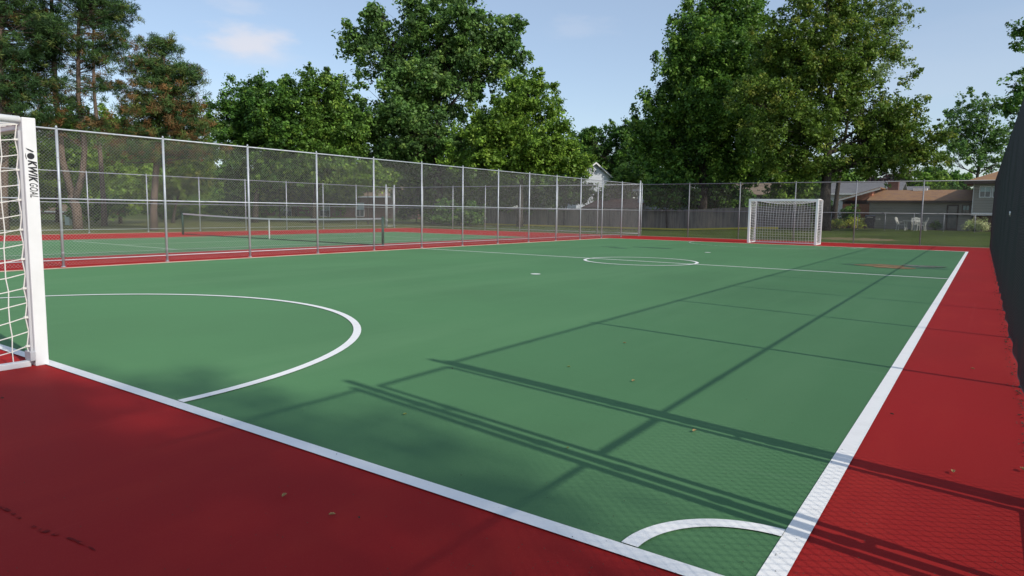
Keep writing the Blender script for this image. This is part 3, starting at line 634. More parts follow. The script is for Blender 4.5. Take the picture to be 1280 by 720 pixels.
# pines
def pine(label, px, D, stems, tufts, seed, group, pal, pw, name='pine_tree', brown=None, leafn=58, tr=.2):
    rnd = random.Random(seed); g = np.random.default_rng(seed)
    base = atD(px, 262, D); base = Vector((base.x, base.y, gz(base.x, base.y))); root = empty(name, base, 0, label, 'tree', group)
    k = D/FPX; b = MB(); paths = []
    for (pts, r0, r1) in stems:
        P = [atD(x, y, D)-base for x, y in pts]
        P[0] = Vector((P[0].x, P[0].y, -.15)) if pts[0][1] > 270 else P[0]
        b.tube(P, [r0+(r1-r0)*i/(len(P)-1) for i in range(len(P))], 9); paths.append(P)
    C = []; Rd = []; cc = []
    for (cx, cy, rx, ry, n, br) in tufts:
        for i in range(int(n*1.3)):
            if i % 5 == 0: dv = g.normal(size=3); dv /= np.linalg.norm(dv); dv *= g.random()**(1/2.0)
            c = atD(cx, cy, D)-base+RH*float(dv[0]*rx*k)+FH*float(dv[1]*rx*k)+Vector((0, 0, float(dv[2]*ry*k)))
            c += RH*float(g.normal()*.42)+FH*float(g.normal()*.42)+Vector((0, 0, float(abs(g.normal())*.22)))
            if c.z < .3: continue
            C.append(tuple(c)); Rd.append(.27*(.7+.7*g.random())); cc.append(4+int(g.random() < .55) if g.random() < br*.62 else int(g.choice(4, p=np.array(pw)/sum(pw))))
            if i % 5 == 0 and rnd.random() < .85:
                P = min(paths, key=lambda P: min((q-c).length for q in P)); # limb from the stem, a little below
                # nearest point on the stem at a slightly lower height
                tz = c.z-rnd.uniform(-.2, .7); best = None
                for s_ in range(len(P)-1):
                    if P[s_].z <= tz <= P[s_+1].z: best = P[s_].lerp(P[s_+1], (tz-P[s_].z)/(P[s_+1].z-P[s_].z)); break
                if best is None: best = P[-1]
                mid = best.lerp(c, .5)+Vector((0, 0, -.15*rnd.random())); b.tube(bez(best, mid, c, 4), [.04, .032, .025, .016, .008], 5, False)
    C = np.array(C); make_leaves('crown', C, np.array(Rd), leafn, .22, .13, pal+[(.10, .055, .02), (.065, .042, .016)], None, seed, NEEDLE, root, upb=.2, flat=.85, needle=True, clumpcol=np.array(cc))
    b.build('trunk', PINEBARK, root, smooth=True)
    return root
PN = [(.018, .042, .012), (.03, .06, .015), (.012, .028, .009), (.052, .07, .016)]; GP = 'pines beyond the tennis court'
pine('tall twin-stemmed pine with a forked trunk beyond the tennis court', 97, 38.5,
     [([(98, 290), (96, 262), (90, 245)], .27, .24), ([(91, 247), (78, 200), (70, 120), (66, 40), (62, -60)], .2, .08), ([(94, 250), (103, 220), (106, 185), (98, 120), (98, 40), (104, -60)], .2, .07)],
     [(60, -30, 60, 30, 190, .02), (110, 0, 48, 30, 190, .03), (140, 20, 26, 24, 90, .03), (40, 30, 50, 26, 150, .03), (80, 60, 50, 22, 110, .08), (150, 50, 16, 14, 30, .25), (125, 75, 26, 16, 40, .35), (40, 110, 40, 24, 100, .1), (90, 130, 30, 26, 60, .35), (100, 165, 30, 22, 50, .5), (60, 80, 20, 14, 30, .1), (130, 110, 20, 12, 22, .5)],
     31, GP, PN, [3, 3, 3, 1])
pine('shorter pine with rusty brown lower needles, right of the twin-stemmed pine', 193, 38.5,
     [([(193, 292), (192, 262), (196, 200), (200, 130), (205, 70), (205, 52)], .23, .05)],
     [(205, 62, 14, 14, 60, .05), (190, 88, 26, 16, 80, .12), (215, 92, 22, 14, 70, .05), (238, 98, 10, 14, 46, .02), (175, 75, 14, 16, 26, .3), (165, 90, 16, 14, 26, .6), (200, 118, 40, 14, 90, .5), (195, 140, 44, 18, 170, .6), (225, 145, 34, 18, 120, .75), (185, 165, 46, 16, 120, .5), (235, 165, 26, 14, 80, .7), (215, 190, 50, 14, 90, .55), (165, 120, 24, 16, 40, .5), (250, 160, 12, 14, 26, .2), (190, 195, 56, 16, 80, .5), (150, 180, 30, 16, 40, .5), (235, 185, 30, 16, 50, .7), (205, 112, 30, 12, 40, .3)],
     32, GP, PN, [2, 3, 1, 3])
pine('dark pine at the left edge, mostly behind the near goal net', 6, 37,
     [([(6, 296), (4, 260), (6, 180), (2, 90), (0, -50)], .27, .1)],
     [(10, 0, 44, 40, 200, .02), (-10, 60, 50, 30, 150, .02), (30, 75, 40, 24, 130, .05), (20, 120, 44, 24, 120, .1), (50, 150, 34, 18, 70, .2), (10, 165, 40, 20, 90, .15), (60, 40, 30, 20, 80, .02)],
     33, GP, PN, [3, 3, 3, 1])
pine('slim pine between the twin-stemmed pine and the brown-tipped one', 131, 46,
     [([(131, 288), (130, 262), (126, 200), (118, 120), (116, 60), (118, 10)], .2, .05)],
     [(120, 30, 28, 20, 70, .05), (122, 60, 30, 18, 60, .15), (128, 160, 22, 14, 40, .5), (110, 100, 30, 14, 30, .3)],
     34, GP, PN, [3, 3, 2, 1])
# green undergrowth trees behind the pines
GU = 'low broadleaf trees behind the pines'
tree('yellow-green small tree behind the twin-stemmed pine', 70, 54, [(60, 190, 44, 30), (100, 205, 40, 30), (70, 235, 54, 22), (40, 215, 30, 30), (85, 160, 24, 16)], .15, 1.0, .24, PL, W4, 41, clump=.8, perclump=56, group=GU)
tree('yellow-green small tree between the two right-hand pines', 150, 52, [(150, 175, 30, 26), (130, 205, 38, 28), (165, 215, 36, 26), (145, 240, 50, 20), (135, 150, 16, 14)], .15, 1.0, .24, PL, [3, 4, 2, 2], 42, clump=.8, perclump=56, group=GU)
tree('olive small tree behind the brown-tipped pine', 215, 56, [(215, 205, 36, 26), (190, 235, 40, 20), (245, 200, 26, 26), (235, 230, 26, 18)], .15, 1.0, .24, PY, W4, 43, clump=.8, perclump=52, group=GU)
tree('dark small tree at the left edge behind the near goal', 10, 56, [(10, 200, 50, 34), (30, 235, 50, 22), (-10, 235, 40, 24), (20, 160, 40, 26)], .15, 1.0, .26, PD, W4, 44, clump=.85, perclump=56, group=GU)
tree('short bushy tree low on the grass between the pine trunks', 130, 47, [(118, 262, 26, 14), (140, 258, 22, 14), (100, 262, 18, 10)], .18, .6, .2, PD, W4, 45, bough=.9, clump=.6, perclump=50, group=GU, fork=.1)
# shrubs behind the tennis fence, middle
GM = 'shrubs and small trees behind the tennis court'
for i, (cx, cy, rx, ry, D, pal, lab) in enumerate([
    (300, 262, 30, 20, 72, PD, 'dark round shrub seen through the tennis fence, left of the net post'),
    (350, 235, 40, 22, 76, PG, 'green shrub above the brick house wall, left part'),
    (410, 240, 34, 18, 78, PL, 'light green shrub in front of the brick house'),
    (460, 220, 34, 16, 62, PL, 'yellow-green low tree under the cottonwood\'s left limbs'),
    (520, 245, 26, 26, 72, PD, 'dark shrub behind the silver walk gate'),
    (560, 255, 28, 28, 70, PG, 'green shrub right of the silver walk gate'),
    (605, 235, 32, 32, 70, PL, 'light shrub at the left end of the wooden fence'),
    (575, 268, 34, 16, 60, PD, 'low dark bush at the left end of the wooden fence'),
    (655, 238, 36, 24, 66, PG, 'green bush hanging over the wooden fence, left part'),
    (705, 240, 26, 22, 64, PD, 'dark bush behind the wooden fence under the white gable'),
    (835, 240, 30, 22, 58, PD, 'dark drooping bush in front of the pale house wall'),
    (890, 245, 26, 22, 62, PD, 'deep green bush behind the fence under the maple'),
    (925, 250, 16, 14, 66, PD, 'small dark bush just left of the far goal'),
    (985, 240, 30, 18, 60, PL, 'sun-flecked bush directly above the far goal'),
    (1020, 262, 16, 22, 60, PD, 'dark bush behind the far goal\'s right post'),
    (240, 250, 30, 22, 80, PG, 'dark green shrub beyond the brown-tipped pine'),
    (215, 268, 22, 10, 62, PD, 'low dark hedge bush right of the brown-tipped pine trunk')]):
    tree(lab, cx, D, [(cx, cy, rx, ry), (cx-rx*.6, cy+ry*.3, rx*.5, ry*.7), (cx+rx*.6, cy+ry*.2, rx*.5, ry*.8)], .09, 1.2, .22, pal, W4, 60+i, cat='shrub', name='shrub', clump=.6, bough=1.0, perclump=46, group=GM, fork=.1)
for i, (cx, cy, rx, ry, D, pal, lab) in enumerate([
    (708, 226, 20, 14, 78, PD, 'leafy tree top just left of the white gable'),
    (762, 240, 22, 14, 76, PD, 'dark leafy tree directly under the white gable peak'),
    (790, 225, 24, 22, 74, PG, 'green tree between the white gable and the big maple')]):
    tree(lab, cx, D, [(cx, cy, rx, ry), (cx-rx*.6, cy+ry*.3, rx*.5, ry*.7), (cx+rx*.6, cy+ry*.2, rx*.5, ry*.8)], .12, .6, .24, pal, W4, 160+i, clump=.7, perclump=46, group=GB, fork=.1)
# far tree line closing the horizon
GF = 'distant trees along the horizon'
for i, (cx, top_, rx, D, pal, lab) in enumerate([
    (30, 185, 70, 105, PD, 'distant tree behind the near goal post'), (150, 195, 60, 110, PG, 'distant tree behind the pine trunks'), (255, 205, 50, 108, PD, 'distant tree left of the spreading tree'),
    (370, 205, 60, 112, PD, 'distant tree behind the tennis net'), (470, 200, 60, 110, PD, 'distant tree behind the brick house'), (600, 190, 70, 112, PD, 'distant dark tree behind the bright bushy tree'),
    (715, 188, 40, 115, PG, 'distant tree left of the white gable'), (800, 190, 50, 118, PD, 'distant tree right of the white gable'), (900, 200, 70, 112, PD, 'distant tree behind the big maple'),
    (1010, 205, 60, 115, PG, 'distant tree behind the ash trunk'), (1105, 219, 34, 120, [(.03, .02, .022), (.04, .028, .026), (.025, .03, .02), (.05, .03, .03)], 'distant purplish dark tree above the garage chimney'), (1150, 222, 26, 118, PL, 'distant pale green tree above the brown roof'),
    (1180, 212, 30, 122, PD, 'distant dark tree left of the two-storey house')]):
    h = 262-top_; tree(lab, cx, D, [(cx, top_+h*.35, rx, h*.4), (cx-rx*.5, top_+h*.55, rx*.6, h*.45), (cx+rx*.5, top_+h*.55, rx*.6, h*.45)], .2, .9, .5, pal, W4, 90+i, clump=1.6, bough=3.0, perclump=70, group=GF, limbs=False)
# tree outside the frame that throws the shade over the near corner
def shade_tree(loc, c, r, label, seed, n=330):
    root = empty('broadleaf_tree', loc, 0, label, 'tree', 'shade trees beside the camera'); g = np.random.default_rng(seed); rnd = random.Random(seed)
    dv = g.normal(size=(n, 3)); dv /= np.linalg.norm(dv, axis=1)[:, None]; rr = g.random(n)**(1/2.2)*(1+.14*g.normal(size=n))
    C = np.array(c)+dv*rr[:, None]*np.array(r)
    make_leaves('crown', C, .5*(.5+.9*g.random(n)), 60, .17, .6, PG, W4, seed, LEAF, root)
    b = MB(); cz = Vector(c); b.tube([Vector((0, 0, -.1)), cz*.4, cz*.8, cz+Vector((0, 0, r[2]*.6))], [.22, .17, .12, .04], 10)
    for i in range(60):
        e = Vector(C[rnd.randrange(n)]); s = cz*rnd.uniform(.6, 1.05); b.tube(bez(s, s.lerp(e, .5)+Vector((0, 0, .3)), e, 4), [.05, .04, .03, .02, .01], 5, False)
    b.build('trunk', BARK, root, smooth=True)
shade_tree((16.5, -2.3, 0), (0, 0, 13.9), (2.6, 2.3, 2.3), 'tall green tree beyond the black fence shading the near corner of the court', 5, n=300)

# ------------------------------------------------------------------ houses
def house_part_box(name, parent, m_, x0, x1, y0, y1, z0, z1):
    b = MB(); b.box(x0, x1, y0, y1, z0, z1); return b.build(name, m_, parent)
def window(parent, x0, x1, z0, z1, y, glassm=GLASS, blind=True, tr=TRIMW, name='window'):
    b = MB(); t = .06
    b.box(x0-t, x1+t, y-.05, y-.003, z1, z1+t); b.box(x0-t, x1+t, y-.05, y-.003, z0-t, z0); b.box(x0-t, x0, y-.05, y-.003, z0, z1); b.box(x1, x1+t, y-.05, y-.003, z0, z1)
    b.box((x0+x1)/2-.02, (x0+x1)/2+.02, y-.04, y-.006, z0, z1)
    f = b.build(name, tr, parent)
    g = MB(); g.box(x0, x1, y-.025, y-.01, z0, z1); g.build('pane', glassm, f)
    if blind: g = MB(); g.box(x0+.02, x1-.02, y-.032, y-.027, (z0+z1)/2, z1); g.build('blind', CURT, f)
    return f
def gable_x(m, x0, x1, y0, y1, ze, zr, ov=.4, th=.14):
    """roof with ridge along X"""
    ym = (y0+y1)/2; s = (zr-ze)/(ym-y0)
    m.extr([(x0-ov, y0-ov, ze-s*ov), (x0-ov, ym, zr), (x0-ov, y1+ov, ze-s*ov), (x0-ov, y1+ov, ze-s*ov-th), (x0-ov, ym, zr-th), (x0-ov, y0-ov, ze-s*ov-th)], (x1-x0+2*ov, 0, 0))
def gable_y(m, x0, x1, y0, y1, ze, zr, ov=.4, th=.14):
    """roof with ridge along Y (gable faces the camera)"""
    xm = (x0+x1)/2; s = (zr-ze)/(xm-x0)
    m.extr([(x0-ov, y0-ov, ze-s*ov), (xm, y0-ov, zr), (x1+ov, y0-ov, ze-s*ov), (x1+ov, y0-ov, ze-s*ov-th), (xm, y0-ov, zr-th), (x0-ov, y0-ov, ze-s*ov-th)], (0, y1-y0+2*ov, 0))
def rake(m, x0, x1, y0, ze, zr, ov=.4, th=.2):
    xm = (x0+x1)/2; s = (zr-ze)/(xm-x0); y = y0-ov
    m.extr([(x0-ov, y-.03, ze-s*ov+.02), (xm, y-.03, zr+.02), (x1+ov, y-.03, ze-s*ov+.02), (x1+ov, y-.03, ze-s*ov-th), (xm, y-.03, zr-th), (x0-ov, y-.03, ze-s*ov-th)], (0, .027, 0))
# right-hand house: low brown-roofed wing, brick end, two-storey wing
YH = 62.0
def hx(px, Y=YH): return atY(px, 255, Y).x
def hz(px, py, Y=YH): return atY(px, py, Y).z
GZ = gz(-5, 62)
root = empty('brown_roof_house', (0, 0, 0), 0, 'taupe-sided house with long brown roof, brick end and two-storey wing', 'house')
x0, x1 = hx(1087), hx(1216); ze = hz(1140, 249)
house_part_box('wall', root, SID_TAUPE, x0, x1, YH, YH+8, GZ-.2, ze)
zr = hz(1140, 238)+.55
b = MB(); s_ = (hz(1140, 237.5, YH+4)-ze)/4.0
zt = ze+s_*4.0
b.extr([(x0-.15, YH-.5, ze-s_*.5), (x0-.15, YH+4, zt), (x0-.15, YH+8.5, ze-s_*.5), (x0-.15, YH+8.5, ze-s_*.5-.15), (x0-.15, YH+4, zt-.15), (x0-.15, YH-.5, ze-s_*.5-.15)], (x1-x0+.12, 0, 0))
rf = b.build('roof', ROOFB, root)
c = MB(); cx_ = hx(1115, YH+4.5); c.box(cx_-.4, cx_+.4, YH+4.3, YH+5.1, zt-.3, zt+.75); c.build('chimney', BRICKD, rf)
c = MB(); cx_ = hx(1150, YH+4.5); c.box(cx_-.5, cx_+.5, YH+3.6, YH+4.3, zt-.1, zt+.12); c.build('roof_vent', TRIMW, rf)
b = MB(); b.box(x0-.15, x1-.02, YH-.56, YH-.502, ze-s_*.5-.17, ze-s_*.5-.01); b.build('gutter', TRIMD, root)
xa, xb = hx(1050), hx(1140); yb = YH+1.2
house_part_box('brick_wall', root, BRICK, xa, x0-.01, yb, YH+8, GZ-.2, hz(1060, 250))
zeb = hz(1050, 250); zrb = zt-.05; xm = x0+.6
b = MB(); b.extr([(xa, yb, zeb-.3), (x0-.011, yb, zeb-.3), (x0-.011, yb, zeb+(zrb-zeb)*.86), (xa, yb, zeb)], (0, 3, 0)); b.build('gable', BRICK, root)
b = MB(); b.extr([(xa-.5, yb-.4, zeb-.15), (xm, yb-.4, zrb), (xm, yb-.4, zrb+.14), (xa-.5, yb-.4, zeb-.01)], (0, .05, 0)); b.build('rake_board', TRIMW, root)
b = MB(); b.extr([(xa-.5, yb-.35, zeb-.03), (xm, yb-.35, zrb+.12), (xm, yb-.35, zrb+.2), (xa-.5, yb-.35, zeb+.05)], (0, 6, 0)); b.build('side_roof', ROOFB, root)
d0, d1 = hx(1184), hx(1199)
dd = MB(); dd.box(d0, d1, YH-.06, YH-.004, GZ, hz(1190, 256)); o = dd.build('door', TRIMD, root)
g = MB(); g.box(d0+.1, d1-.1, YH-.075, YH-.062, GZ+.15, hz(1190, 257.5)); g.build('door_pane', GLASS, o)
# two-storey wing
YW = 60.6; xw0, xw1 = hx(1216, YW), hx(1216, YW)+7.5
zf = hz(1230, 269, YW); zew = hz(1230, 226.5, YW)
house_part_box('upper_wall', root, SID_TAUPE, xw0, xw1, YW, YW+8, zf, zew)
house_part_box('lower_wall', root, BRICKD, xw0+.2, xw1-.2, YW+.9, YW+7.9, GZ-.2, zf-.001)
b = MB(); b.box(xw0-.03, xw1+.03, YW-.03, YW-.003, zf-.02, zf+.16); b.build('sill_board', TRIMW, root)
b = MB(); b.box(xw0-.04, xw0-.002, YW-.03, YW+.1, zf+.16, zew); b.build('corner_board', TRIMW, root)
b = MB(); hip = [(xw0-.6, YW-.6, zew-.02), (xw1+.6, YW-.6, zew-.02), (xw1+.6, YW+8.6, zew-.02), (xw0-.6, YW+8.6, zew-.02)]
n0 = len(b.v); b.v += hip+[(xw0+2.6, YW+4, zew+1.35), (xw1-2.6, YW+4, zew+1.35)]; b.f += [(0, 1, 5, 4), (1, 2, 5), (2, 3, 4, 5), (3, 0, 4), (3, 2, 1, 0)]; b.m += [0]*5; b.build('hip_roof', ROOFB, root)
b = MB(); b.box(xw0-.62, xw1+.62, YW-.66, YW-.602, zew-.2, zew+.0); b.build('gutter', TRIMD, root)
window(root, hx(1224, YW), hx(1236.5, YW), hz(1230, 246, YW), hz(1230, 233.5, YW), YW)
window(root, hx(1240, YW), hx(1249, YW), hz(1244, 246, YW), hz(1244, 233.5, YW), YW)
window(root, hx(1204, YH), hx(1212, YH), hz(1208, 268, YH), hz(1208, 257, YH), YH, tr=TRIMD)
def simple_house(label, px0, px1, Y, py_e, py_r, wallm, roofm, dep=8, gable='x', wins=(), trim=TRIMW, base=None, name='house', chim=None):
    x0, x1 = hx(px0, Y), hx(px1, Y); pm = (px0+px1)/2; ze = hz(pm, py_e, Y); g0 = gz((x0+x1)/2, Y) if base is None else base
    root = empty(name, ((x0+x1)/2, Y, g0), 0, label, 'house'); cx = (x0+x1)/2; ox = lambda v: v-cx
    b = MB(); b.box(ox(x0), ox(x1), 0, dep, -.2, ze-g0); b.build('wall', wallm, root)
    if gable == 'x':
        zr = hz(pm, py_r, Y+dep/2)-g0; b = MB(); gable_x(b, ox(x0), ox(x1), 0, dep, ze-g0+.003, zr); rf = b.build('roof', roofm, root)
        b = MB(); s = (zr-ze+g0)/(dep/2); b.box(ox(x0)-.4, ox(x1)+.4, -.46, -.405, ze-g0-s*.4-.18, ze-g0-s*.4-.0); b.build('gutter', trim, root)
        b = MB()
        for xx in (ox(x0), ox(x1)-.1): b = MB(); b.extr([(xx, .02, ze-g0), (xx, dep/2, zr-.16), (xx, dep-.02, ze-g0)], (.1, 0, 0)); b.build('gable', wallm, root)
    else:
        zr = hz(pm, py_r, Y)-g0; b = MB(); gable_y(b, ox(x0), ox(x1), 0, dep, ze-g0+.003, zr); rf = b.build('roof', roofm, root)
        b = MB(); rake(b, ox(x0), ox(x1), 0, ze-g0, zr); b.build('rake_board', trim, root)
        b = MB(); b.extr([(ox(x0)+.02, .0, ze-g0+.004), (ox(x1)-.02, .0, ze-g0+.004), (0, .0, zr-.17)], (0, .15, 0)); b.build('gable', wallm, root)
    for (a, c_, t_, bt) in wins: window(root, ox(hx(a, Y)), ox(hx(c_, Y)), hz(a, bt, Y)-g0, hz(a, t_, Y)-g0, 0, tr=trim)
    if chim: cxp = ox(hx(chim, Y+dep/2)); c = MB(); c.box(cxp-.4, cxp+.4, dep/2-.3, dep/2+.4, zr-.4, zr+1.0); c.build('chimney', BRICKD, rf)
    return root
simple_house('white house with grey roof behind the brick garage end', 1035, 1120, 82, 240, 228, SID_WHITE, ROOFG, wins=[(1060, 1068, 243, 250)], name='white_house')
simple_house('low pale-roofed house far behind the brown roof', 1118, 1152, 92, 241, 233, SID_WHITE, ROOFG, name='far_house')
gh = simple_house('tall white house whose gable peaks above the tree tops', 722, 764, 84, 222, 203, SID_WHITE, ROOFT, gable='y', wins=[(729, 735, 233, 244), (750, 757, 233, 244)], name='gabled_house'); gh.rotation_euler = (0, 0, R_(48))
simple_house('pale blue-white house with a dark window behind the wooden fence', 797, 850, 66, 236, 229, SID_WHITE, ROOFT, wins=[(807, 814, 242, 258), (832, 838, 244, 256)], name='pale_house')
simple_house('low grey garden shed with sloping roof behind the wooden fence', 846, 868, 62, 258, 247, SID_BLUE, ROOFG, gable='y', dep=3.5, trim=TRIMD, name='garden_shed')
simple_house('low garage with a reddish roof behind the wooden fence', 733, 792, 64, 258.5, 248, BRICKD, ROOFR, wins=[], trim=TRIMD, name='garage')
simple_house('tan-roofed house with dark eaves under the maple', 908, 985, 74, 242, 229, SID_TAUPE, ROOFT, wins=[(926, 932, 246, 254), (940, 950, 246, 254)], trim=TRIMD, name='tan_roof_house')
simple_house('long brick ranch house behind the tennis net', 325, 520, 74, 244, 231, BRICKD, ROOFT, wins=[(350, 364, 258, 270), (400, 412, 256, 270), (445, 455, 254, 270)], trim=TRIMW, name='brick_house')
simple_house('small light house beyond the brown-tipped pine', 196, 262, 60, 246, 228, SID_WHITE, ROOFT, gable='y', wins=[(210, 216, 252, 264)], name='light_house')
simple_house('brown brick house behind the twin-stemmed pine', 20, 86, 44, 262, 248, BRICKD, ROOFT, wins=[(60, 66, 268, 277)], name='brown_house')

# ------------------------------------------------------------------ back garden things
def garden_chair():
    root = empty('lawn_chair', (0, 0, 0)); 
    b = MB(); b.box(-.26, .26, -.25, .25, .38, .42); b.build('seat', PLASTIC, root, bevel=.01)
    b = MB()
    for i in range(5): x = -.24+i*.12; b.extr([(x-.05, .22, .40), (x+.05, .22, .40), (x+.055, .42, .98-.03*abs(i-2)), (x-.055, .42, .98-.03*abs(i-2))], (0, .025, 0))
    b.extr([(-.27, .36, .84), (.27, .36, .84), (.27, .38, .9), (-.27, .38, .9)], (0, .03, 0))
    b.build('backrest', PLASTIC, root)
    for sx in (-1, 1):
        b = MB(); b.box(sx*.29-.04, sx*.29+.04, -.28, .3, .60, .63); b.build('armrest', PLASTIC, root, bevel=.008)
        for y, t in ((-.24, -.28), (.22, .3)):
            b = MB(); b.extr([(sx*.27-.03, y-.03, .6), (sx*.27+.03, y-.03, .6), (sx*.27+.03, t-.03, 0), (sx*.27-.03, t-.03, 0)], (0, .05, 0)); b.build('leg', PLASTIC, root)
    return root
GC = 'white plastic lawn chairs'
YC = 57.5
def gp(px, Y): x = hx(px, Y); return (x, Y, gz(x, Y))
ch = garden_chair(); ch.location = gp(1129, YC); ch.rotation_euler = (0, 0, R_(80)); tag(ch, 'white plastic lawn chair left of the patio table, facing right', 'chair', GC)
copy_tree(ch, gp(1153, YC), R_(-75), 'white plastic lawn chair right of the patio table')
copy_tree(ch, gp(1147, YC+1.1), R_(10), 'white plastic lawn chair behind the patio table')
t = empty('patio_table', gp(1140, YC), 0, 'white plastic patio table between the lawn chairs', 'table')
b = MB(); b.tube([(0, 0, .68), (0, 0, .72)], .5, 24); b.build('tabletop', PLASTIC, t)
for i in range(4):
    a = PI/4+i*PI/2; b = MB(); b.tube([(.3*math.cos(a), .3*math.sin(a), .68), (.4*math.cos(a), .4*math.sin(a), 0)], .025, 8); b.build('leg', PLASTIC, t)
t = empty('barbecue_grill', gp(1089, 58.5), 0, 'black barbecue grill standing at the garage corner', 'grill')
b = MB(); b.box(-.35, .35, -.25, .25, .55, .82); b.build('firebox', BLACKP, t, bevel=.03)
b = MB(); b.extr([(-.35, -.26, .825), (-.35, .26, .825), (-.35, .2, 1.02), (-.35, 0, 1.1), (-.35, -.2, 1.02)], (.7, 0, 0)); l_ = b.build('lid', BLACKP, t, bevel=.02)
b = MB(); b.tube([(-.2, -.3, .92), (.2, -.3, .92)], .018, 8); b.build('handle', PLASTIC, l_)
b = MB(); b.box(-.65, -.36, -.2, .2, .78, .81); b.box(.36, .65, -.2, .2, .78, .81); b.build('side_shelf', PLASTIC, t)
b = MB(); b.box(-.3, .3, -.2, .2, .1, .545); b.build('cabinet', BLACKP, t, bevel=.01)
for sx in (-1, 1): b = MB(); b.tube([(sx*.3, -.15, .09), (sx*.34, -.15, .09)], .09, 16); b.build('wheel', BLACKP, t)
# shrubs at the right-hand house
def shrub(label, px, Y, z, rx, rz_, pal, seed, name='shrub', leaf=.12, cat='shrub', n=70, per=50, group=None, cl=.28):
    loc = gp(px, Y); root = empty(name, loc, 0, label, cat, group); g = np.random.default_rng(seed); rnd = random.Random(seed)
    dv = g.normal(size=(n, 3)); dv /= np.linalg.norm(dv, axis=1)[:, None]; rr = g.random(n)**(1/2.5)*(1+.1*g.normal(size=n))
    C = np.array((0, 0, z))+dv*rr[:, None]*np.array((rx, rx, rz_)); C = C[C[:, 2] > .05]
    make_leaves('crown', C, cl*(.6+.8*g.random(len(C))), per, leaf, .6, pal, W4, seed, LEAF, root)
    b = MB()
    for i in range(8): e = Vector(C[rnd.randrange(len(C))]); b.tube([(rnd.uniform(-.1, .1), rnd.uniform(-.1, .1), -.05), e*.5, e], [.03, .02, .01], 5)
    b.build('trunk', BARK, root)
FLW = [(.20, .24, .03), (.28, .28, .04), (.12, .17, .03), (.36, .33, .06)]
shrub('round dark bush against the brick garage end', 1062, 60.5, 1.1, .78, .9, PD, 201)
shrub('low yellow-green flowering plant left of the round bush', 1049, 58.5, .4, .7, .35, FLW, 202, name='flowering_plant', cat='plant', n=36, leaf=.1)
shrub('yellow-green flowering plants between the round bush and the grill', 1074, 58.6, .45, .8, .42, FLW, 203, name='flowering_plant', cat='plant', n=44, leaf=.1)
shrub('pale low plant under the two-storey wing', 1224, 58.8, .4, .75, .38, [(.2, .24, .1), (.28, .3, .14), (.14, .18, .07), (.35, .35, .2)], 204, name='flowering_plant', cat='plant', n=40, leaf=.1)
shrub('small dark plant by the sliding door', 1172, 61.2, .4, .3, .4, PD, 205, name='potted_plant', cat='plant', n=16, leaf=.1)
# low garden chain-link fence
x0 = hx(1040, 56); x1 = hx(1262, 56)
n_ = 6; st = (x1-x0)/n_
fence('garden_fence', (x0, 56.0, gz(-5, 56)), 0, n_, st, 1.25, 'low silver chain-link garden fence in front of the taupe house', None, DULL, DWIRE, rp=.022, midz=-1, bottom=-1)
# white garden post, utility box seen between the pines
t = empty('utility_box', Vector((atD(90, 283, 47).x, atD(90, 283, 47).y, -.03)), 0, 'pale green utility box on the grass between the pine trunks', 'utility box')
b = MB(); b.box(-.35, .35, -.3, .3, 0, .62); b.build('cabinet', mat('pale_green_box', (.4, .5, .42), .6), t, bevel=.03)
b = MB(); b.box(-.39, .39, -.34, .34, .622, .68); b.build('lid', MT['pale_green_box'], t, bevel=.02)

print('LEAVES', sum(len(o.data.polygons) for o in bpy.data.objects if o.name.startswith('crown')))
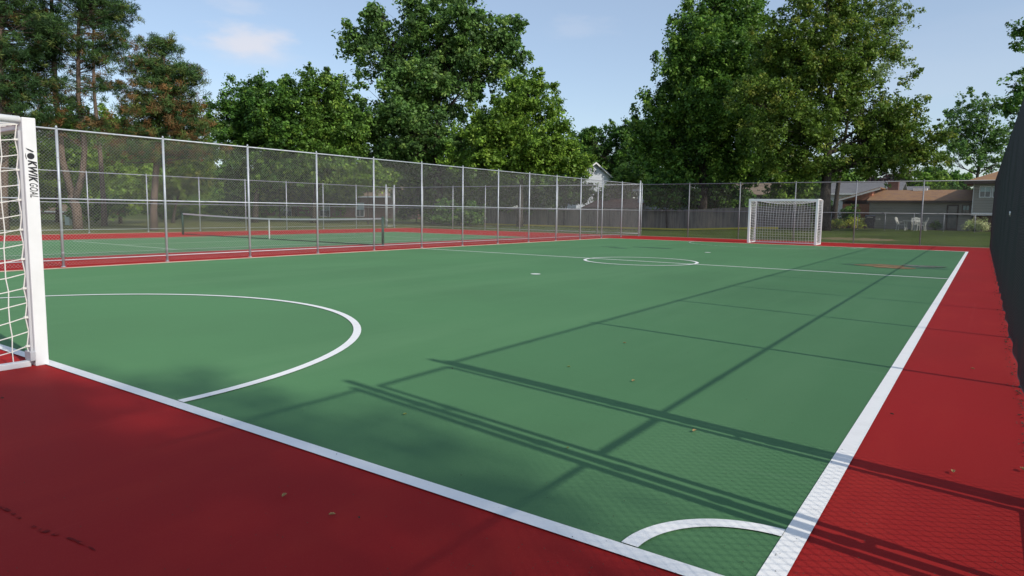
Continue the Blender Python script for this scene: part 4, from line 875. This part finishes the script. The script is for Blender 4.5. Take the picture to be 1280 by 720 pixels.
# ------------------------------------------------------------------ fallen leaves on the court
lf = [((-2.65, 1.92), DRYLEAF, .024, 'pale dry leaf on the red border, left one of the nearest pair'),
      ((-2.31, 1.92), DRYLEAF, .02, 'small curled dry leaf on the red border, right one of the nearest pair'),
      ((-2.19, 1.97), DARKLEAF, .012, 'tiny dark leaf scrap right of the curled dry leaf'),
      ((-1.42, 4.05), DRYLEAF, .026, 'yellowish dry leaf on the green court near the middle-rail shadow'),
      ((-2.27, 4.98), DRYLEAF, .026, 'dry leaf on the green court below the post shadow'),
      ((-2.94, 5.09), GLEAF, .02, 'greenish leaf left of the dry leaf on the court'),
      ((-.06, 4.24), DRYLEAF, .026, 'pale dry leaf on the red strip beside the touchline'),
      ((.25, 4.51), DRYLEAF, .032, 'dry leaf at the foot of the black fence'),
      ((-3.1, 3.2), GLEAF, .02, 'green leaf near the white near goal line'),
      ((-.45, 5.24), DARKLEAF, .018, 'dark leaf scrap just right of the touchline'),
      ((-3.03, 6.4), DRYLEAF, .022, 'dry leaf alone in the middle of the green court'),
      ((-.02, 7.3), DRYLEAF, .022, 'pale leaf farther up the red strip'),
      ((-3.7, 4.4), DARKLEAF, .014, 'dark scrap beside the second post shadow'),
      ((-1.9, 3.3), GLEAF, .016, 'small green leaf between the post shadows'),
      ((-5.6, 1.75), DARKLEAF, .016, 'dark scrap on the red border near the goal')]
for i, ((x, y), m_, s, lab) in enumerate(lf):
    s *= .72
    r = random.Random(i); b = MB(); a = r.uniform(0, 6); n = 9; P = []
    for k in range(n):
        t_ = k/(n-1)*PI; P.append((math.cos(t_)*s, math.sin(t_)*s*.5, .004+.35*s*abs(math.sin(t_))+.2*s*(k % 2)))
    Q = [(p[0], -p[1], p[2]) for p in P[1:-1]][::-1]; mid = (0, 0, .003)
    ring_ = P+Q; n0 = len(b.v); b.v += ring_+[mid]
    for k in range(len(ring_)): b.f.append((k, (k+1) % len(ring_), len(ring_))); b.m.append(0)
    o = b.build('fallen_leaf', m_); o.location = (x, y, .009); o.rotation_euler = (0, 0, a)
    sol = o.modifiers.new('thick', 'SOLIDIFY'); sol.thickness = .0008
    tag(o, lab, 'leaf', 'fallen leaves on the court')
# leaf litter along the foot of the black fence: nobody could count it
b = MB(); r = random.Random(4)
for i in range(900):
    y = 3.8+r.random()**1.5*33; x = BX-.0055*y-.03-abs(r.gauss(0, .035)); s = r.uniform(.005, .014); a = r.uniform(0, 6); z = .003
    c, d = math.cos(a)*s, math.sin(a)*s; b.v += [(x-c, y-d, z), (x+d*.6, y-c*.6, z+s*.7), (x+c, y+d, z+.004), (x-d*.6, y+c*.6, z+s*.5)]; k = len(b.v); b.f.append((k-4, k-3, k-2, k-1)); b.m.append(0)
tag(b.build('leaf_litter', DARKLEAF), 'dark leaf litter along the foot of the black fence', 'litter', kind='stuff')
